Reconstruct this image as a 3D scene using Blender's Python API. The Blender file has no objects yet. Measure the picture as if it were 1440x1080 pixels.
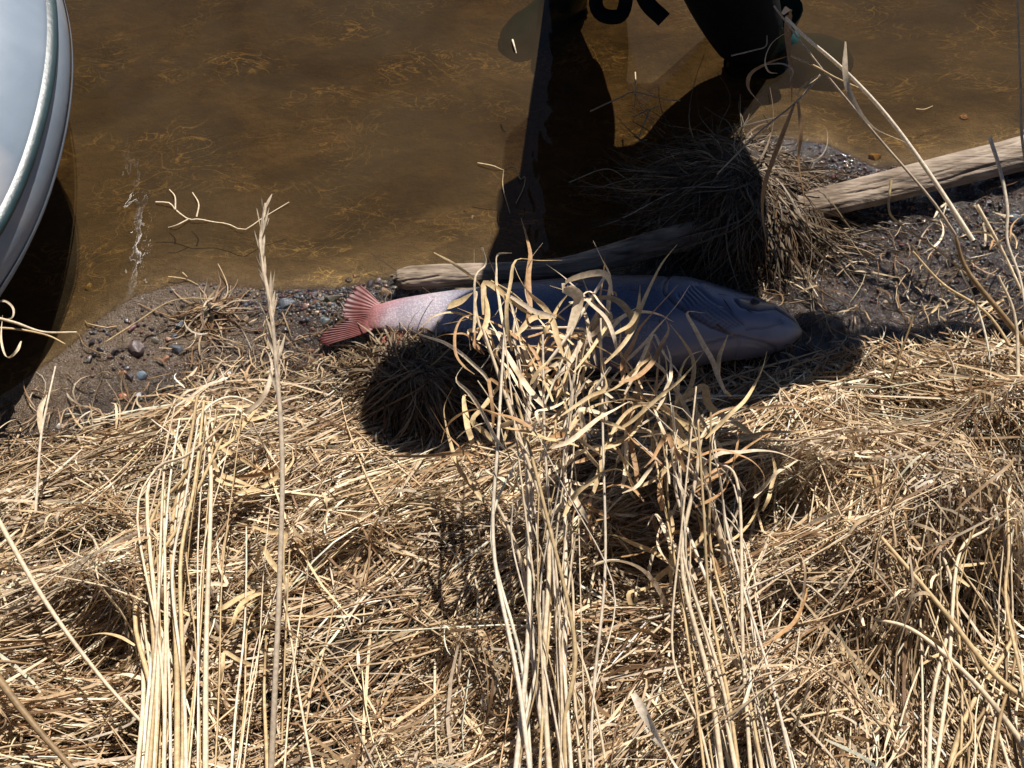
import bpy, bmesh, math
import numpy as np
from mathutils import Vector, Matrix
RNG = np.random.default_rng(7)
scn = bpy.context.scene
COL = scn.collection
# ------------------------------------------------------------------ camera
CAM_H, TILT, FPX = 1.8, math.radians(28), 1483.0     # metres, from straight down, focal length in photo pixels
cam = bpy.data.objects.new('camera', bpy.data.cameras.new('camera'))
COL.objects.link(cam)
cam.location = (0, 0, CAM_H); cam.rotation_euler = (TILT, 0, 0)
cam.data.sensor_width = 36; cam.data.lens = 36 * FPX / 1440
cam.data.clip_start = 0.05; cam.data.clip_end = 500
scn.camera = cam
# ------------------------------------------------------------------ light
SUN = Vector((0.33, 1.367, 1.84)).normalized()
ELEV = math.asin(SUN.z); AZ = math.atan2(SUN.x, SUN.y)
w = bpy.data.worlds.new('World'); scn.world = w; w.use_nodes = True
nt = w.node_tree
sky = nt.nodes.new('ShaderNodeTexSky'); sky.sky_type = 'NISHITA'; sky.sun_disc = False
sky.air_density = .45; sky.dust_density = .1; sky.ozone_density = 1.5
sky.sun_elevation = ELEV; sky.sun_rotation = AZ
bg = nt.nodes['Background']; bg.inputs['Strength'].default_value = 0.05
nt.links.new(sky.outputs[0], bg.inputs[0])
sl = bpy.data.lights.new('sun', 'SUN'); sl.energy = 5.0; sl.angle = math.radians(0.53); sl.color = (1, .94, .88)
so = bpy.data.objects.new('sun', sl); COL.objects.link(so)
so.rotation_euler = SUN.to_track_quat('Z', 'Y').to_euler(); so.location = (1, 5, 6)
scn.view_settings.view_transform = 'Standard'; scn.view_settings.look = 'None'
scn.view_settings.exposure = 0.7; scn.view_settings.gamma = 1.0
scn.view_settings.use_curve_mapping = False
scn.cycles.max_bounces = 5; scn.cycles.diffuse_bounces = 2; scn.cycles.glossy_bounces = 2; scn.cycles.transparent_max_bounces = 8

# ------------------------------------------------------------------ helpers: measuring
CT, ST = math.cos(TILT), math.sin(TILT)
def P(px, py, z=0.0):
    """world point at height z seen at photo pixel (px, py)"""
    x, y = (px - 720) / FPX, (540 - py) / FPX
    Y, Z = y * CT + ST, y * ST - CT
    t = (z - CAM_H) / Z
    return np.array((x * t, Y * t, z))
def lerp(a, b, t): return a + (b - a) * t
def sstep(a, b, x):
    t = np.clip((x - a) / (b - a), 0, 1); return t * t * (3 - 2 * t)
_H = RNG.random((256, 256))
def vnoise(x, y, s=1.0, seed=0):
    x = np.asarray(x, float) * s + 37.3 * seed + 1000; y = np.asarray(y, float) * s + 17.7 * seed + 1000
    xi, yi = np.floor(x).astype(int), np.floor(y).astype(int)
    fx, fy = x - xi, y - yi
    fx = fx * fx * (3 - 2 * fx); fy = fy * fy * (3 - 2 * fy)
    h = lambda i, j: _H[i % 256, j % 256]
    return lerp(lerp(h(xi, yi), h(xi + 1, yi), fx), lerp(h(xi, yi + 1), h(xi + 1, yi + 1), fx), fy) * 2 - 1
def fbm(x, y, s, o=4, seed=0):
    r = 0; a = .5
    for i in range(o):
        r = r + a * vnoise(x, y, s * 2 ** i, seed + i); a *= .5
    return r
# ------------------------------------------------------------------ terrain
def curve_xy(pts, z):
    q = np.array([P(a, b, z) for a, b in pts]); o = np.argsort(q[:, 0]); return q[o, 0], q[o, 1]
SHX, SHY = curve_xy([(-900, 800), (-300, 640), (0, 560), (85, 497), (140, 450), (190, 416), (240, 400), (285, 396), (340, 402), (400, 408), (470, 408), (560, 390),
                     (740, 372), (850, 360), (910, 335), (950, 250), (1010, 210), (1090, 195), (1165, 205), (1230, 236),
                     (1300, 232), (1440, 206), (1700, 150), (2300, 60)], 0.0)
GRX, GRY = curve_xy([(-900, 900), (-200, 690), (0, 645), (120, 612), (200, 596), (260, 548), (330, 524), (420, 540), (500, 560),
                     (600, 600), (760, 560), (900, 535), (1100, 520), (1160, 500), (1200, 480), (1300, 466), (1440, 452), (1700, 430), (2300, 380)], 0.06)
def shore(x): return np.interp(x, SHX, SHY)
def grassline(x): return np.interp(x, GRX, GRY)
def terrain(x, y):
    x = np.asarray(x, float); y = np.asarray(y, float)
    d = shore(x) - y + 0.012 * fbm(x, y, 9, 3, 5)
    dg = grassline(x) - y
    bed = -0.30 * (1 - np.exp(np.minimum(d, 0) * 1.35)) + 0.012 * fbm(x, y, 6, 3, 2) * sstep(0, .2, -d)
    bed = bed - .5 * sstep(1.5, 5, -d) + 3.0 * sstep(16, 26, -d)
    land = 0.075 * np.clip(d, 0, .55) ** .9 + .14 * sstep(-.03, .5, dg) + .25 * sstep(1.2, 6, dg)
    rough = (.012 * fbm(x, y, 24, 3, 9) + .0075 * fbm(x, y, 70, 2, 4)) * np.where(x > .3, 1.3, .8) * sstep(0, .08, d)
    z = np.where(d > 0, land + rough, bed)
    # hump of soil below the tussock that stands in the water
    return z
def G(px, py, dz=0.0):
    z = 0.05
    for _ in range(12):
        p = P(px, py, z); z = .5 * z + .5 * (float(terrain(p[0], p[1])) + dz)
    return P(px, py, z)
# ------------------------------------------------------------------ helpers: objects
def props(o, label=None, cat=None, group=None, kind=None):
    for k, v in (('label', label), ('category', cat), ('group', group), ('kind', kind)):
        if v: o[k] = v
    return o
def empty(name, loc, label, cat, group=None):
    o = bpy.data.objects.new(name, None); COL.objects.link(o); o.location = Vector(loc); o.empty_display_size = .05
    return props(o, label, cat, group)
def put(name, me, parent=None):
    o = bpy.data.objects.new(name, me); COL.objects.link(o)
    if parent is not None:
        o.parent = parent; o.matrix_parent_inverse = Matrix.Translation(-parent.location)
    return o
def mesh(name, V, F, mat, col=None, smooth=True, extra=None):
    V = np.asarray(V, np.float32).reshape(-1, 3); F = np.asarray(F, np.int32)
    me = bpy.data.meshes.new(name); k = F.shape[1]
    me.vertices.add(len(V)); me.vertices.foreach_set('co', V.ravel())
    me.loops.add(F.size); me.loops.foreach_set('vertex_index', F.ravel())
    me.polygons.add(len(F)); me.polygons.foreach_set('loop_start', np.arange(0, F.size, k, dtype=np.int32))
    me.polygons.foreach_set('loop_total', np.full(len(F), k, np.int32))
    me.update(calc_edges=True)
    if smooth: me.polygons.foreach_set('use_smooth', np.ones(len(F), bool))
    if col is not None:
        a = me.color_attributes.new('Col', 'FLOAT_COLOR', 'POINT')
        c = np.ones((len(V), 4), np.float32); c[:, :3] = col; a.data.foreach_set('color', c.ravel())
    for nm, arr in (extra or {}).items():
        a = me.attributes.new(nm, 'FLOAT', 'POINT'); a.data.foreach_set('value', np.asarray(arr, np.float32).ravel())
    me.validate(); me.materials.append(mat); return me
def grid_faces(n, m, wrap=False, off=0):
    i = np.arange(n - 1)[:, None]; j = np.arange(m if wrap else m - 1)[None, :]
    a = i * m + j; b = i * m + (j + 1) % m
    return np.stack([a, b, b + m, a + m], -1).reshape(-1, 4) + off
def unit(v): return v / np.maximum(np.linalg.norm(v, axis=-1, keepdims=True), 1e-9)
def frames(path):
    T = unit(np.gradient(path, axis=1)); up = np.array((0, 0.02, 1.0)); up = up / np.linalg.norm(up)
    S = unit(np.cross(T, np.broadcast_to(up, T.shape)) + 1e-6); N = np.cross(S, T)
    return T, S, N
def ribbons(path, width, roll, twist, fold=0.0):
    """(N,S,3) paths to flat or V-folded leaf strips"""
    n, s, _ = path.shape; T, S, N = frames(path); t = np.linspace(0, 1, s)[None, :]
    prof = np.minimum(1, .5 + t * 3) * np.clip((1 - t) * 2.2, .06, 1) ** .7
    a = roll[:, None] + twist[:, None] * t
    side = S * np.cos(a)[..., None] + N * np.sin(a)[..., None]; nrm = -S * np.sin(a)[..., None] + N * np.cos(a)[..., None]
    h = (width[:, None] * prof / 2)[..., None]
    if fold:
        V = np.stack([path - side * h + nrm * h * fold, path, path + side * h + nrm * h * fold], 2); m = 3
    else:
        V = np.stack([path - side * h, path + side * h], 2); m = 2
    F = grid_faces(s, m)
    F = (F[None] + (np.arange(n) * s * m)[:, None, None]).reshape(-1, 4)
    return V.reshape(-1, 3), F, s * m
def tubes(path, rad, sides=3, taper=.55):
    n, s, _ = path.shape; T, S, N = frames(path); t = np.linspace(0, 1, s)[None, :]
    r = (np.asarray(rad)[:, None] * (1 - (1 - taper) * t))[..., None, None]
    a = np.arange(sides) * 2 * math.pi / sides
    V = path[:, :, None] + r * (S[:, :, None] * np.cos(a)[None, None, :, None] + N[:, :, None] * np.sin(a)[None, None, :, None])
    F = grid_faces(s, sides, True)
    F = (F[None] + (np.arange(n) * s * sides)[:, None, None]).reshape(-1, 4)
    return V.reshape(-1, 3), F, s * sides
def join(parts):
    Vs, Fs, Cs, o = [], [], [], 0
    for V, F, C in parts:
        Vs.append(V); Fs.append(F + o); Cs.append(C); o += len(V)
    return np.concatenate(Vs), np.concatenate(Fs), np.concatenate(Cs)
def spline(pts, n):
    p = np.array(pts, float); p = np.vstack([2 * p[0] - p[1], p, 2 * p[-1] - p[-2]])
    k = len(p) - 3; u = np.linspace(0, k - 1e-6, n); i = u.astype(int); t = (u - i)[:, None]
    a, b, c, d = p[i], p[i + 1], p[i + 2], p[i + 3]
    return .5 * (2 * b + (c - a) * t + (2 * a - 5 * b + 4 * c - d) * t ** 2 + (3 * b - a - 3 * c + d) * t ** 3)
# ------------------------------------------------------------------ materials
def new_mat(name):
    m = bpy.data.materials.new(name); m.use_nodes = True; t = m.node_tree
    return m, t, t.nodes['Principled BSDF'], t.nodes['Material Output']
def N_(t, typ, **kw):
    n = t.nodes.new(typ)
    for k, v in kw.items():
        if k in n.inputs: n.inputs[k].default_value = v
        else: setattr(n, k, v)
    return n
def noise(t, scale, detail=4, rough=.55, dist=0.0, vec=None):
    n = N_(t, 'ShaderNodeTexNoise', Scale=scale, Detail=detail, Roughness=rough, Distortion=dist)
    if vec is not None: t.links.new(vec, n.inputs['Vector'])
    return n
def ramp(t, fac, stops):
    r = t.nodes.new('ShaderNodeValToRGB'); t.links.new(fac, r.inputs[0])
    while len(r.color_ramp.elements) < len(stops): r.color_ramp.elements.new(.5)
    for e, (p, c) in zip(r.color_ramp.elements, stops):
        e.position = p; e.color = (*c, 1) if len(c) == 3 else c
    return r
def mixc(t, fac, a, b, mode='MIX'):
    m = t.nodes.new('ShaderNodeMix'); m.data_type = 'RGBA'; m.blend_type = mode
    for v, s in ((fac, m.inputs[0]), (a, m.inputs[6]), (b, m.inputs[7])):
        if hasattr(v, 'is_output'): t.links.new(v, s)
        else: s.default_value = v if isinstance(v, (int, float)) else (*v, 1)
    return m.outputs[2]
def bump(t, h, strength, dist, normal=None):
    b = N_(t, 'ShaderNodeBump', Strength=strength, Distance=dist); t.links.new(h, b.inputs['Height'])
    if normal is not None: t.links.new(normal, b.inputs['Normal'])
    return b.outputs[0]
def math_(t, op, a, b=None, clamp=False):
    m = t.nodes.new('ShaderNodeMath'); m.operation = op; m.use_clamp = clamp
    for v, s in ((a, m.inputs[0]), (b, m.inputs[1])):
        if v is None: continue
        if hasattr(v, 'is_output'): t.links.new(v, s)
        else: s.default_value = v
    return m.outputs[0]
def obj_vec(t): return N_(t, 'ShaderNodeTexCoord').outputs['Object']

def straw_material(name, gloss=.55, trans=.22):
    m, t, b, out = new_mat(name)
    at = N_(t, 'ShaderNodeVertexColor', layer_name='Col')
    g = N_(t, 'ShaderNodeNewGeometry')
    n = noise(t, 160, 3, vec=g.outputs['Position'])
    v = ramp(t, n.outputs[0], [(.3, (.72, .70, .66)), (.7, (1.12, 1.12, 1.1))])
    c = mixc(t, 1.0, at.outputs[0], v.outputs[0], 'MULTIPLY')
    t.links.new(c, b.inputs['Base Color']); b.inputs['Roughness'].default_value = gloss
    b.inputs['Specular IOR Level'].default_value = .35
    tr = N_(t, 'ShaderNodeBsdfTranslucent'); t.links.new(c, tr.inputs[0])
    mx = N_(t, 'ShaderNodeMixShader'); mx.inputs[0].default_value = trans
    t.links.new(b.outputs[0], mx.inputs[1]); t.links.new(tr.outputs[0], mx.inputs[2]); t.links.new(mx.outputs[0], out.inputs[0])
    return m
STRAW = straw_material('dry_straw')
# ground: wet mud / silt bed / thatch soil, chosen by real attributes of the place
def ground_material():
    m, t, b, out = new_mat('river_mud'); v = obj_vec(t)
    wet = N_(t, 'ShaderNodeAttribute', attribute_name='under').outputs['Fac']
    soil = N_(t, 'ShaderNodeAttribute', attribute_name='soil').outputs['Fac']
    sand = N_(t, 'ShaderNodeAttribute', attribute_name='sand').outputs['Fac']
    n1 = noise(t, 14, 6, .6, .3, v); n2 = noise(t, 60, 5, .65, 0, v); n3 = noise(t, 320, 3, .6, 0, v)
    mud = ramp(t, n1.outputs[0], [(.3, (.022, .016, .013)), (.5, (.050, .036, .028)), (.72, (.10, .072, .052))])
    sandc = ramp(t, n2.outputs[0], [(.3, (.14, .094, .055)), (.7, (.24, .165, .10))])
    mudc = mixc(t, sand, mud.outputs[0], sandc.outputs[0])
    fine = ramp(t, n3.outputs[0], [(.3, (.7, .7, .7)), (.7, (1.2, 1.2, 1.2))])
    mudc = mixc(t, 1.0, mudc, fine.outputs[0], 'MULTIPLY')
    # river bed: soft silt with golden caustic light lines painted into its colour in patches
    mp = N_(t, 'ShaderNodeMapping'); mp.inputs['Scale'].default_value = (1, 1.5, 1); t.links.new(v, mp.inputs[0])
    s1 = noise(t, 3.2, 5, .6, .6, mp.outputs[0]); s2 = noise(t, 11, 6, .65, 1.2, mp.outputs[0])
    silt = ramp(t, s1.outputs[0], [(.3, (.08, .058, .032)), (.5, (.165, .122, .068)), (.7, (.27, .205, .12))])
    dk = ramp(t, s2.outputs[0], [(.3, (.62, .60, .57)), (.62, (1.12, 1.10, 1.05))])
    silt = mixc(t, 1.0, silt.outputs[0], dk.outputs[0], 'MULTIPLY')
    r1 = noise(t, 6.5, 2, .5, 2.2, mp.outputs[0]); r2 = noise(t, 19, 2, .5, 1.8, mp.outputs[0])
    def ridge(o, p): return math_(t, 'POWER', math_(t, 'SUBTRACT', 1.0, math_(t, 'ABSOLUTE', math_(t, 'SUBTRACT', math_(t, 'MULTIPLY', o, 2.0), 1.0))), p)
    caustic = math_(t, 'ADD', ridge(r1.outputs[0], 60), math_(t, 'MULTIPLY', ridge(r2.outputs[0], 40), .55), True)
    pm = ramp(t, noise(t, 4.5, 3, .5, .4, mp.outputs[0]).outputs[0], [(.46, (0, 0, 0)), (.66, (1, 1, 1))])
    caustic = math_(t, 'MULTIPLY', caustic, pm.outputs[0])
    silt = mixc(t, math_(t, 'MULTIPLY', caustic, 1.0, True), silt, (.78, .58, .24))
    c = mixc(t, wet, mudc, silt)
    sc = ramp(t, n2.outputs[0], [(.3, (.018, .012, .007)), (.7, (.06, .042, .024))])
    c = mixc(t, soil, c, sc.outputs[0])
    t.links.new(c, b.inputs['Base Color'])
    rr = ramp(t, n2.outputs[0], [(.40, (.07,) * 3), (.66, (.30,) * 3)])
    r = mixc(t, wet, rr.outputs[0], (.8, .8, .8)); r = mixc(t, soil, r, (.9, .9, .9)); r = mixc(t, sand, r, (.3, .3, .3))
    t.links.new(r, b.inputs['Roughness'])
    nb = bump(t, n2.outputs[0], .9, .016); nb = bump(t, n3.outputs[0], 1.0, .005, nb)
    t.links.new(nb, b.inputs['Normal'])
    wetc = math_(t, 'SUBTRACT', math_(t, 'SUBTRACT', 1.0, soil), wet, True)
    wetc = math_(t, 'MULTIPLY', wetc, math_(t, 'SUBTRACT', 1.0, math_(t, 'MULTIPLY', sand, .7)))
    t.links.new(wetc, b.inputs['Coat Weight']); b.inputs['Coat Roughness'].default_value = .05
    cn = bump(t, n3.outputs[0], 1.0, .004, bump(t, noise(t, 130, 3, .6, 0, v).outputs[0], 1.0, .012)); t.links.new(cn, b.inputs['Coat Normal'])
    return m
GROUND = ground_material()
def water_material():
    m, t, b, out = new_mat('shallow_water'); t.nodes.remove(b)
    v = obj_vec(t)
    mp = N_(t, 'ShaderNodeMapping'); mp.inputs['Scale'].default_value = (1, .55, 1); mp.inputs['Rotation'].default_value = (0, 0, .5); t.links.new(v, mp.inputs[0])
    n1 = noise(t, 5, 3, .5, .8, mp.outputs[0]); n2 = noise(t, 22, 2, .5, .5, mp.outputs[0])
    h = math_(t, 'ADD', n1.outputs[0], math_(t, 'MULTIPLY', n2.outputs[0], .18))
    nb = bump(t, h, .4, .02)
    dep = N_(t, 'ShaderNodeAttribute', attribute_name='depth').outputs['Fac']
    thk = math_(t, 'SUBTRACT', 1.0, math_(t, 'POWER', 2.718, math_(t, 'MULTIPLY', dep, -22.0)), True)     # deeper water holds more silt
    tr = N_(t, 'ShaderNodeBsdfTransparent'); t.links.new(mixc(t, thk, (.93, .88, .80), (.56, .465, .325)), tr.inputs[0])
    df = N_(t, 'ShaderNodeBsdfDiffuse'); df.inputs[0].default_value = (.062, .044, .023, 1)
    mk = N_(t, 'ShaderNodeMixShader'); mr = ramp(t, noise(t, 2.6, 4, .6, .5, v).outputs[0], [(.32, (.10,) * 3), (.68, (.5,) * 3)])
    t.links.new(math_(t, 'MULTIPLY', mr.outputs[0], thk), mk.inputs[0]); t.links.new(tr.outputs[0], mk.inputs[1]); t.links.new(df.outputs[0], mk.inputs[2])
    gl = N_(t, 'ShaderNodeBsdfGlossy'); gl.inputs['Roughness'].default_value = .015; t.links.new(nb, gl.inputs['Normal'])
    fr = N_(t, 'ShaderNodeFresnel', IOR=1.33); t.links.new(nb, fr.inputs['Normal'])
    mx = N_(t, 'ShaderNodeMixShader'); t.links.new(fr.outputs[0], mx.inputs[0])
    t.links.new(mk.outputs[0], mx.inputs[1]); t.links.new(gl.outputs[0], mx.inputs[2]); t.links.new(mx.outputs[0], out.inputs[0])
    return m
WATER = water_material()
def plain(name, c1, c2, scale, rough, bstr=.3, bdist=.004, spec=.5, obj_col=False, coat=0.0):
    m, t, b, out = new_mat(name); v = obj_vec(t); n = noise(t, scale, 5, .6, .2, v)
    r = ramp(t, n.outputs[0], [(.3, c1), (.7, c2)]); c = r.outputs[0]
    if obj_col:
        oi = N_(t, 'ShaderNodeObjectInfo'); c = mixc(t, 1.0, oi.outputs['Color'], c, 'MULTIPLY')
    t.links.new(c, b.inputs['Base Color']); b.inputs['Roughness'].default_value = rough
    b.inputs['Specular IOR Level'].default_value = spec; b.inputs['Coat Weight'].default_value = coat
    n2 = noise(t, scale * 5, 4, .6, 0, v); t.links.new(bump(t, n2.outputs[0], bstr, bdist), b.inputs['Normal'])
    return m
STONE = plain('wet_stone', (.65,) * 3, (1.2,) * 3, 60, .16, .4, .002, .6, True)
SOILM = plain('tussock_soil', (.012, .008, .005), (.045, .03, .018), 40, .9, .8, .01)

# ================================================================== the setting
def axis(lo, hi, step, far):
    a = np.arange(lo, hi + 1e-6, step); k = step * 1.25 ** np.arange(1, 60)
    up = hi + np.cumsum(k); dn = lo - np.cumsum(k)
    return np.concatenate([dn[dn > -far][::-1], a, up[up < far]])
gx, gy = axis(-1.25, 1.25, .0075, 60), axis(-.1, 2.15, .0075, 60)
XX, YY = np.meshgrid(gx, gy); ZZ = terrain(XX, YY)
dsh = shore(XX) - YY; dgr = grassline(XX) - YY
px_left = sstep(-.35, -.62, XX)
sand = px_left * sstep(.25, .0, np.abs(dsh - .08)) * .6
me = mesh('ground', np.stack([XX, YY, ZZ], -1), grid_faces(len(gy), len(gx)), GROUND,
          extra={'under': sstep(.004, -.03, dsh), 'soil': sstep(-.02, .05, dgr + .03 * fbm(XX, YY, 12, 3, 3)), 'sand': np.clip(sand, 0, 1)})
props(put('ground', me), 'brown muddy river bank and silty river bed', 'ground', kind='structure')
wx = axis(-1.3, 1.3, .02, 60); wy = axis(.6, 2.2, .02, 60)
WX, WY = np.meshgrid(wx, wy)
props(put('river_water', mesh('river_water', np.stack([WX, WY, WX * 0], -1), grid_faces(len(wy), len(wx)), WATER, extra={'depth': np.clip(-terrain(WX, WY), 0, 2)})), 'shallow murky brown river water', 'water', kind='structure')

# ================================================================== matted grass
PAL = np.array([(.68, .53, .32), (.58, .44, .25), (.76, .64, .43), (.46, .32, .17), (.30, .185, .09), (.83, .74, .55), (.50, .41, .28), (.20, .12, .06)]) * (1, .975, 1.03)
PW = np.array([.20, .19, .15, .15, .11, .08, .08, .05])
def shades(n, w=PW, jit=.16):
    c = PAL[RNG.choice(len(PAL), n, p=w / w.sum())] * (1 + RNG.normal(0, jit, (n, 1))); return np.clip(c, .02, .88)
def mat_h(x, y):
    dg = grassline(x) - y
    n = .5 + 1.05 * fbm(x, y * 1.25, 5.6, 3, 21)
    hol = np.zeros_like(np.asarray(x, float))
    for hx, hy, r, a in HOL: hol = hol + 1.25 * a * np.exp(-((x - hx) ** 2 + ((y - hy) * 1.2) ** 2) / (2 * r * r))
    shade_dip = .6 * np.exp(-((x - .27) / .2) ** 2) * sstep(.22, .02, dg)
    return np.clip((.025 + .135 * sstep(-.02, .28, dg)) * np.clip(n + .35 - hol - shade_dip - .55 * open_spots(x, y), .04, 1.5), .006, .22)
HOL = [(*P(a, b, .2)[:2], r, k) for a, b, r, k in [(95, 770, .035, .8), (640, 810, .06, .95), (430, 930, .05, .8), (500, 860, .06, .6), (1075, 730, .035, .9), (560, 960, .07, .5),
       (1100, 620, .04, .3), (880, 830, .05, .5), (130, 915, .05, .6), (1320, 980, .08, .7), (1400, 900, .06, .6), (950, 790, .05, .5), (720, 850, .05, .5)]]
def open_spots(x, y):
    h = np.zeros_like(np.asarray(x, float))
    for hx, hy, r, a in HOL: h = h + a * np.exp(-((x - hx) ** 2 + ((y - hy) * 1.2) ** 2) / (2 * r * r))
    return np.clip(h * 1.0 + np.clip(-fbm(x, y * 1.3, 7, 3, 141) - .02, 0, 1) * 3.2 * sstep(.03, .2, grassline(x) - y), 0, .93)
def flow(x, y):
    """heading of the flattened grass, radians from +X"""
    base = .42 + .9 * fbm(x, y, 2.2, 2, 31)
    base = np.where(x > .3, base + 1.1 * sstep(.3, .65, x), base)
    return base + .25 * fbm(x, y, 9, 2, 77)
def heading_paths(x, y, th, L, lev, s, curl, wob, zlift):
    n = len(x); t = np.linspace(0, 1, s)[None, :]
    a = th[:, None] + curl[:, None] * (t - .5) + wob[:, None] * np.sin(t * 5 + RNG.random((n, 1)) * 6)
    stp = (L / (s - 1))[:, None]
    X = x[:, None] + np.cumsum(np.cos(a) * stp, 1) - np.cos(a) * stp; Y = y[:, None] + np.cumsum(np.sin(a) * stp, 1) - np.sin(a) * stp
    Z = terrain(X, Y) + mat_h(X, Y) * lev[:, None] + zlift[:, None] * np.sin(math.pi * t) + .004
    k = np.array([.25, .5, .25]);
    for _ in range(2):
        Z[:, 1:-1] = Z[:, :-2] * .25 + Z[:, 1:-1] * .5 + Z[:, 2:] * .25
    return np.stack([X, Y, Z], -1)
parts = []
def emit(paths, wid, roll, twist, col, tube_frac):
    n, s = paths.shape[:2]; k = int(n * tube_frac)
    if k:
        V, F, m = tubes(paths[:k], wid[:k] * .5, 3); parts.append((V, F, np.repeat(col[:k], m, 0)))
    if n - k:
        V, F, m = ribbons(paths[k:], wid[k:], roll[k:], twist[k:]); parts.append((V, F, np.repeat(col[k:], m, 0)))
def rand_xy(n, dens_front=True):
    x = RNG.uniform(-1.25, 1.2, n); y = RNG.uniform(-.12, 1.0, n)
    ok = (grassline(x) - y) > RNG.normal(.012, .018, n)
    return x[ok], y[ok]
def mat_layer(nb, per, L0, L1, w0, w1, lev, spread, angj, tube_frac, s=7, palette=PW, jit=.16):
    bx, by = rand_xy(nb); nb = len(bx)
    ang = flow(bx, by) + RNG.normal(0, angj, nb) + np.where(RNG.random(nb) < .12, RNG.normal(0, 1.2, nb), 0)
    ang += np.where(RNG.random(nb) < .5, math.pi, 0)
    bl = RNG.uniform(*lev, nb); bc = np.clip(1 + RNG.normal(0, .16, nb) + .35 * fbm(bx, by, 4, 2, 61), .4, 1.3)
    n = nb * per; r = lambda a: np.repeat(a, per)
    L = RNG.uniform(L0, L1, n)
    th = r(ang) + RNG.normal(0, .17, n)
    x = r(bx) + RNG.normal(0, spread, n) - np.cos(th) * L * .5; y = r(by) + RNG.normal(0, spread, n) - np.sin(th) * L * .5
    p = heading_paths(x, y, th, L, np.clip(r(bl) + RNG.normal(0, .1, n), .02, 1.25), s, RNG.normal(0, .45, n), RNG.normal(0, .10, n), np.abs(RNG.normal(0, .008, n)))
    g_ = grassline(p[..., 0]) - p[..., 1]; keep = g_.min(1) > np.where(p[:, 0, 0] > .35, -.012, -.05); md_ = p[:, s // 2]; keep &= RNG.random(len(p)) > open_spots(md_[:, 0], md_[:, 1]) * .95
    # keep blades out of the fish and pole
    p = p[keep]; n = len(p); c = shades(len(keep), palette, jit)[keep] * r(bc)[keep][:, None]
    emit(p, RNG.uniform(w0, w1, n), RNG.normal(0, .7, n), RNG.normal(0, 1.2, n), np.clip(c, .02, .88), tube_frac)
mat_layer(250, 26, .12, .34, .0018, .0040, (.05, .55), .028, .35, .15, 7, PW * np.array([.7, 1, .4, 1.4, 2, .3, 1, 2.5]))
mat_layer(450, 26, .10, .40, .0016, .0036, (.35, .95), .022, .30, .22)
mat_layer(420, 20, .12, .44, .0016, .0036, (.75, 1.08), .016, .38, .30)
mat_layer(3800, 1, .10, .45, .0028, .0050, (.7, 1.2), .01, .9, .45)
# short broken bits, curled
def litter(n, onmud=False):
    x, y = rand_xy(n) if not onmud else (None, None)
    ok = RNG.random(len(x)) > open_spots(x, y); x, y = x[ok], y[ok]
    n = len(x); th = RNG.uniform(0, 6.283, n); L = RNG.uniform(.02, .09, n)
    p = heading_paths(x, y, th, L, RNG.uniform(.45, 1.15, n), 6, RNG.normal(0, 1.6, n), RNG.normal(0, .35, n), np.abs(RNG.normal(0, .012, n)))
    emit(p, RNG.uniform(.0016, .0055, n), RNG.normal(0, 1, n), RNG.normal(0, 2, n), shades(n), .1)
litter(20000)
V, F, C = join(parts)
props(put('matted_grass', mesh('matted_grass', V, F, STRAW, C, False)), 'thick flattened mat of dry straw coloured grass covering the bank', 'dry grass', kind='stuff')
NTRI = len(F) * 2
# thin litter on the mud between grass and water
parts = []
def mud_litter(n):
    x = RNG.uniform(-1.1, 1.1, n); y = grassline(x) + np.abs(RNG.normal(0, .09, n)) * np.where(x > .5, 1.5, 1.0)
    ok = (shore(x) - y) > .01; ok &= RNG.random(n) < np.where(x > .5, .3, 1.0)
    ok &= RNG.random(n) < np.where((x < -.45) & (y > grassline(x) + .05), .25, 1)
    x, y = x[ok], y[ok]; n = len(x); th = RNG.uniform(0, 6.283, n); L = RNG.uniform(.015, .11, n)
    p = heading_paths(x, y, th, L, RNG.uniform(0, .3, n), 6, RNG.normal(0, 1.2, n), RNG.normal(0, .25, n), np.abs(RNG.normal(0, .005, n)))
    pw = PW * np.array([1, 1, .6, 1.5, 2.5, .4, 1, 3])
    emit(p, RNG.uniform(.0016, .0042, n), RNG.normal(0, .6, n), RNG.normal(0, 1, n), shades(n, pw) * .8, .3)
mud_litter(2600)
V, F, C = join(parts)
props(put('scattered_straw', mesh('scattered_straw', V, F, STRAW, C, False)), 'thin broken straw strewn over the wet mud', 'straw', kind='stuff')

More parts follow.
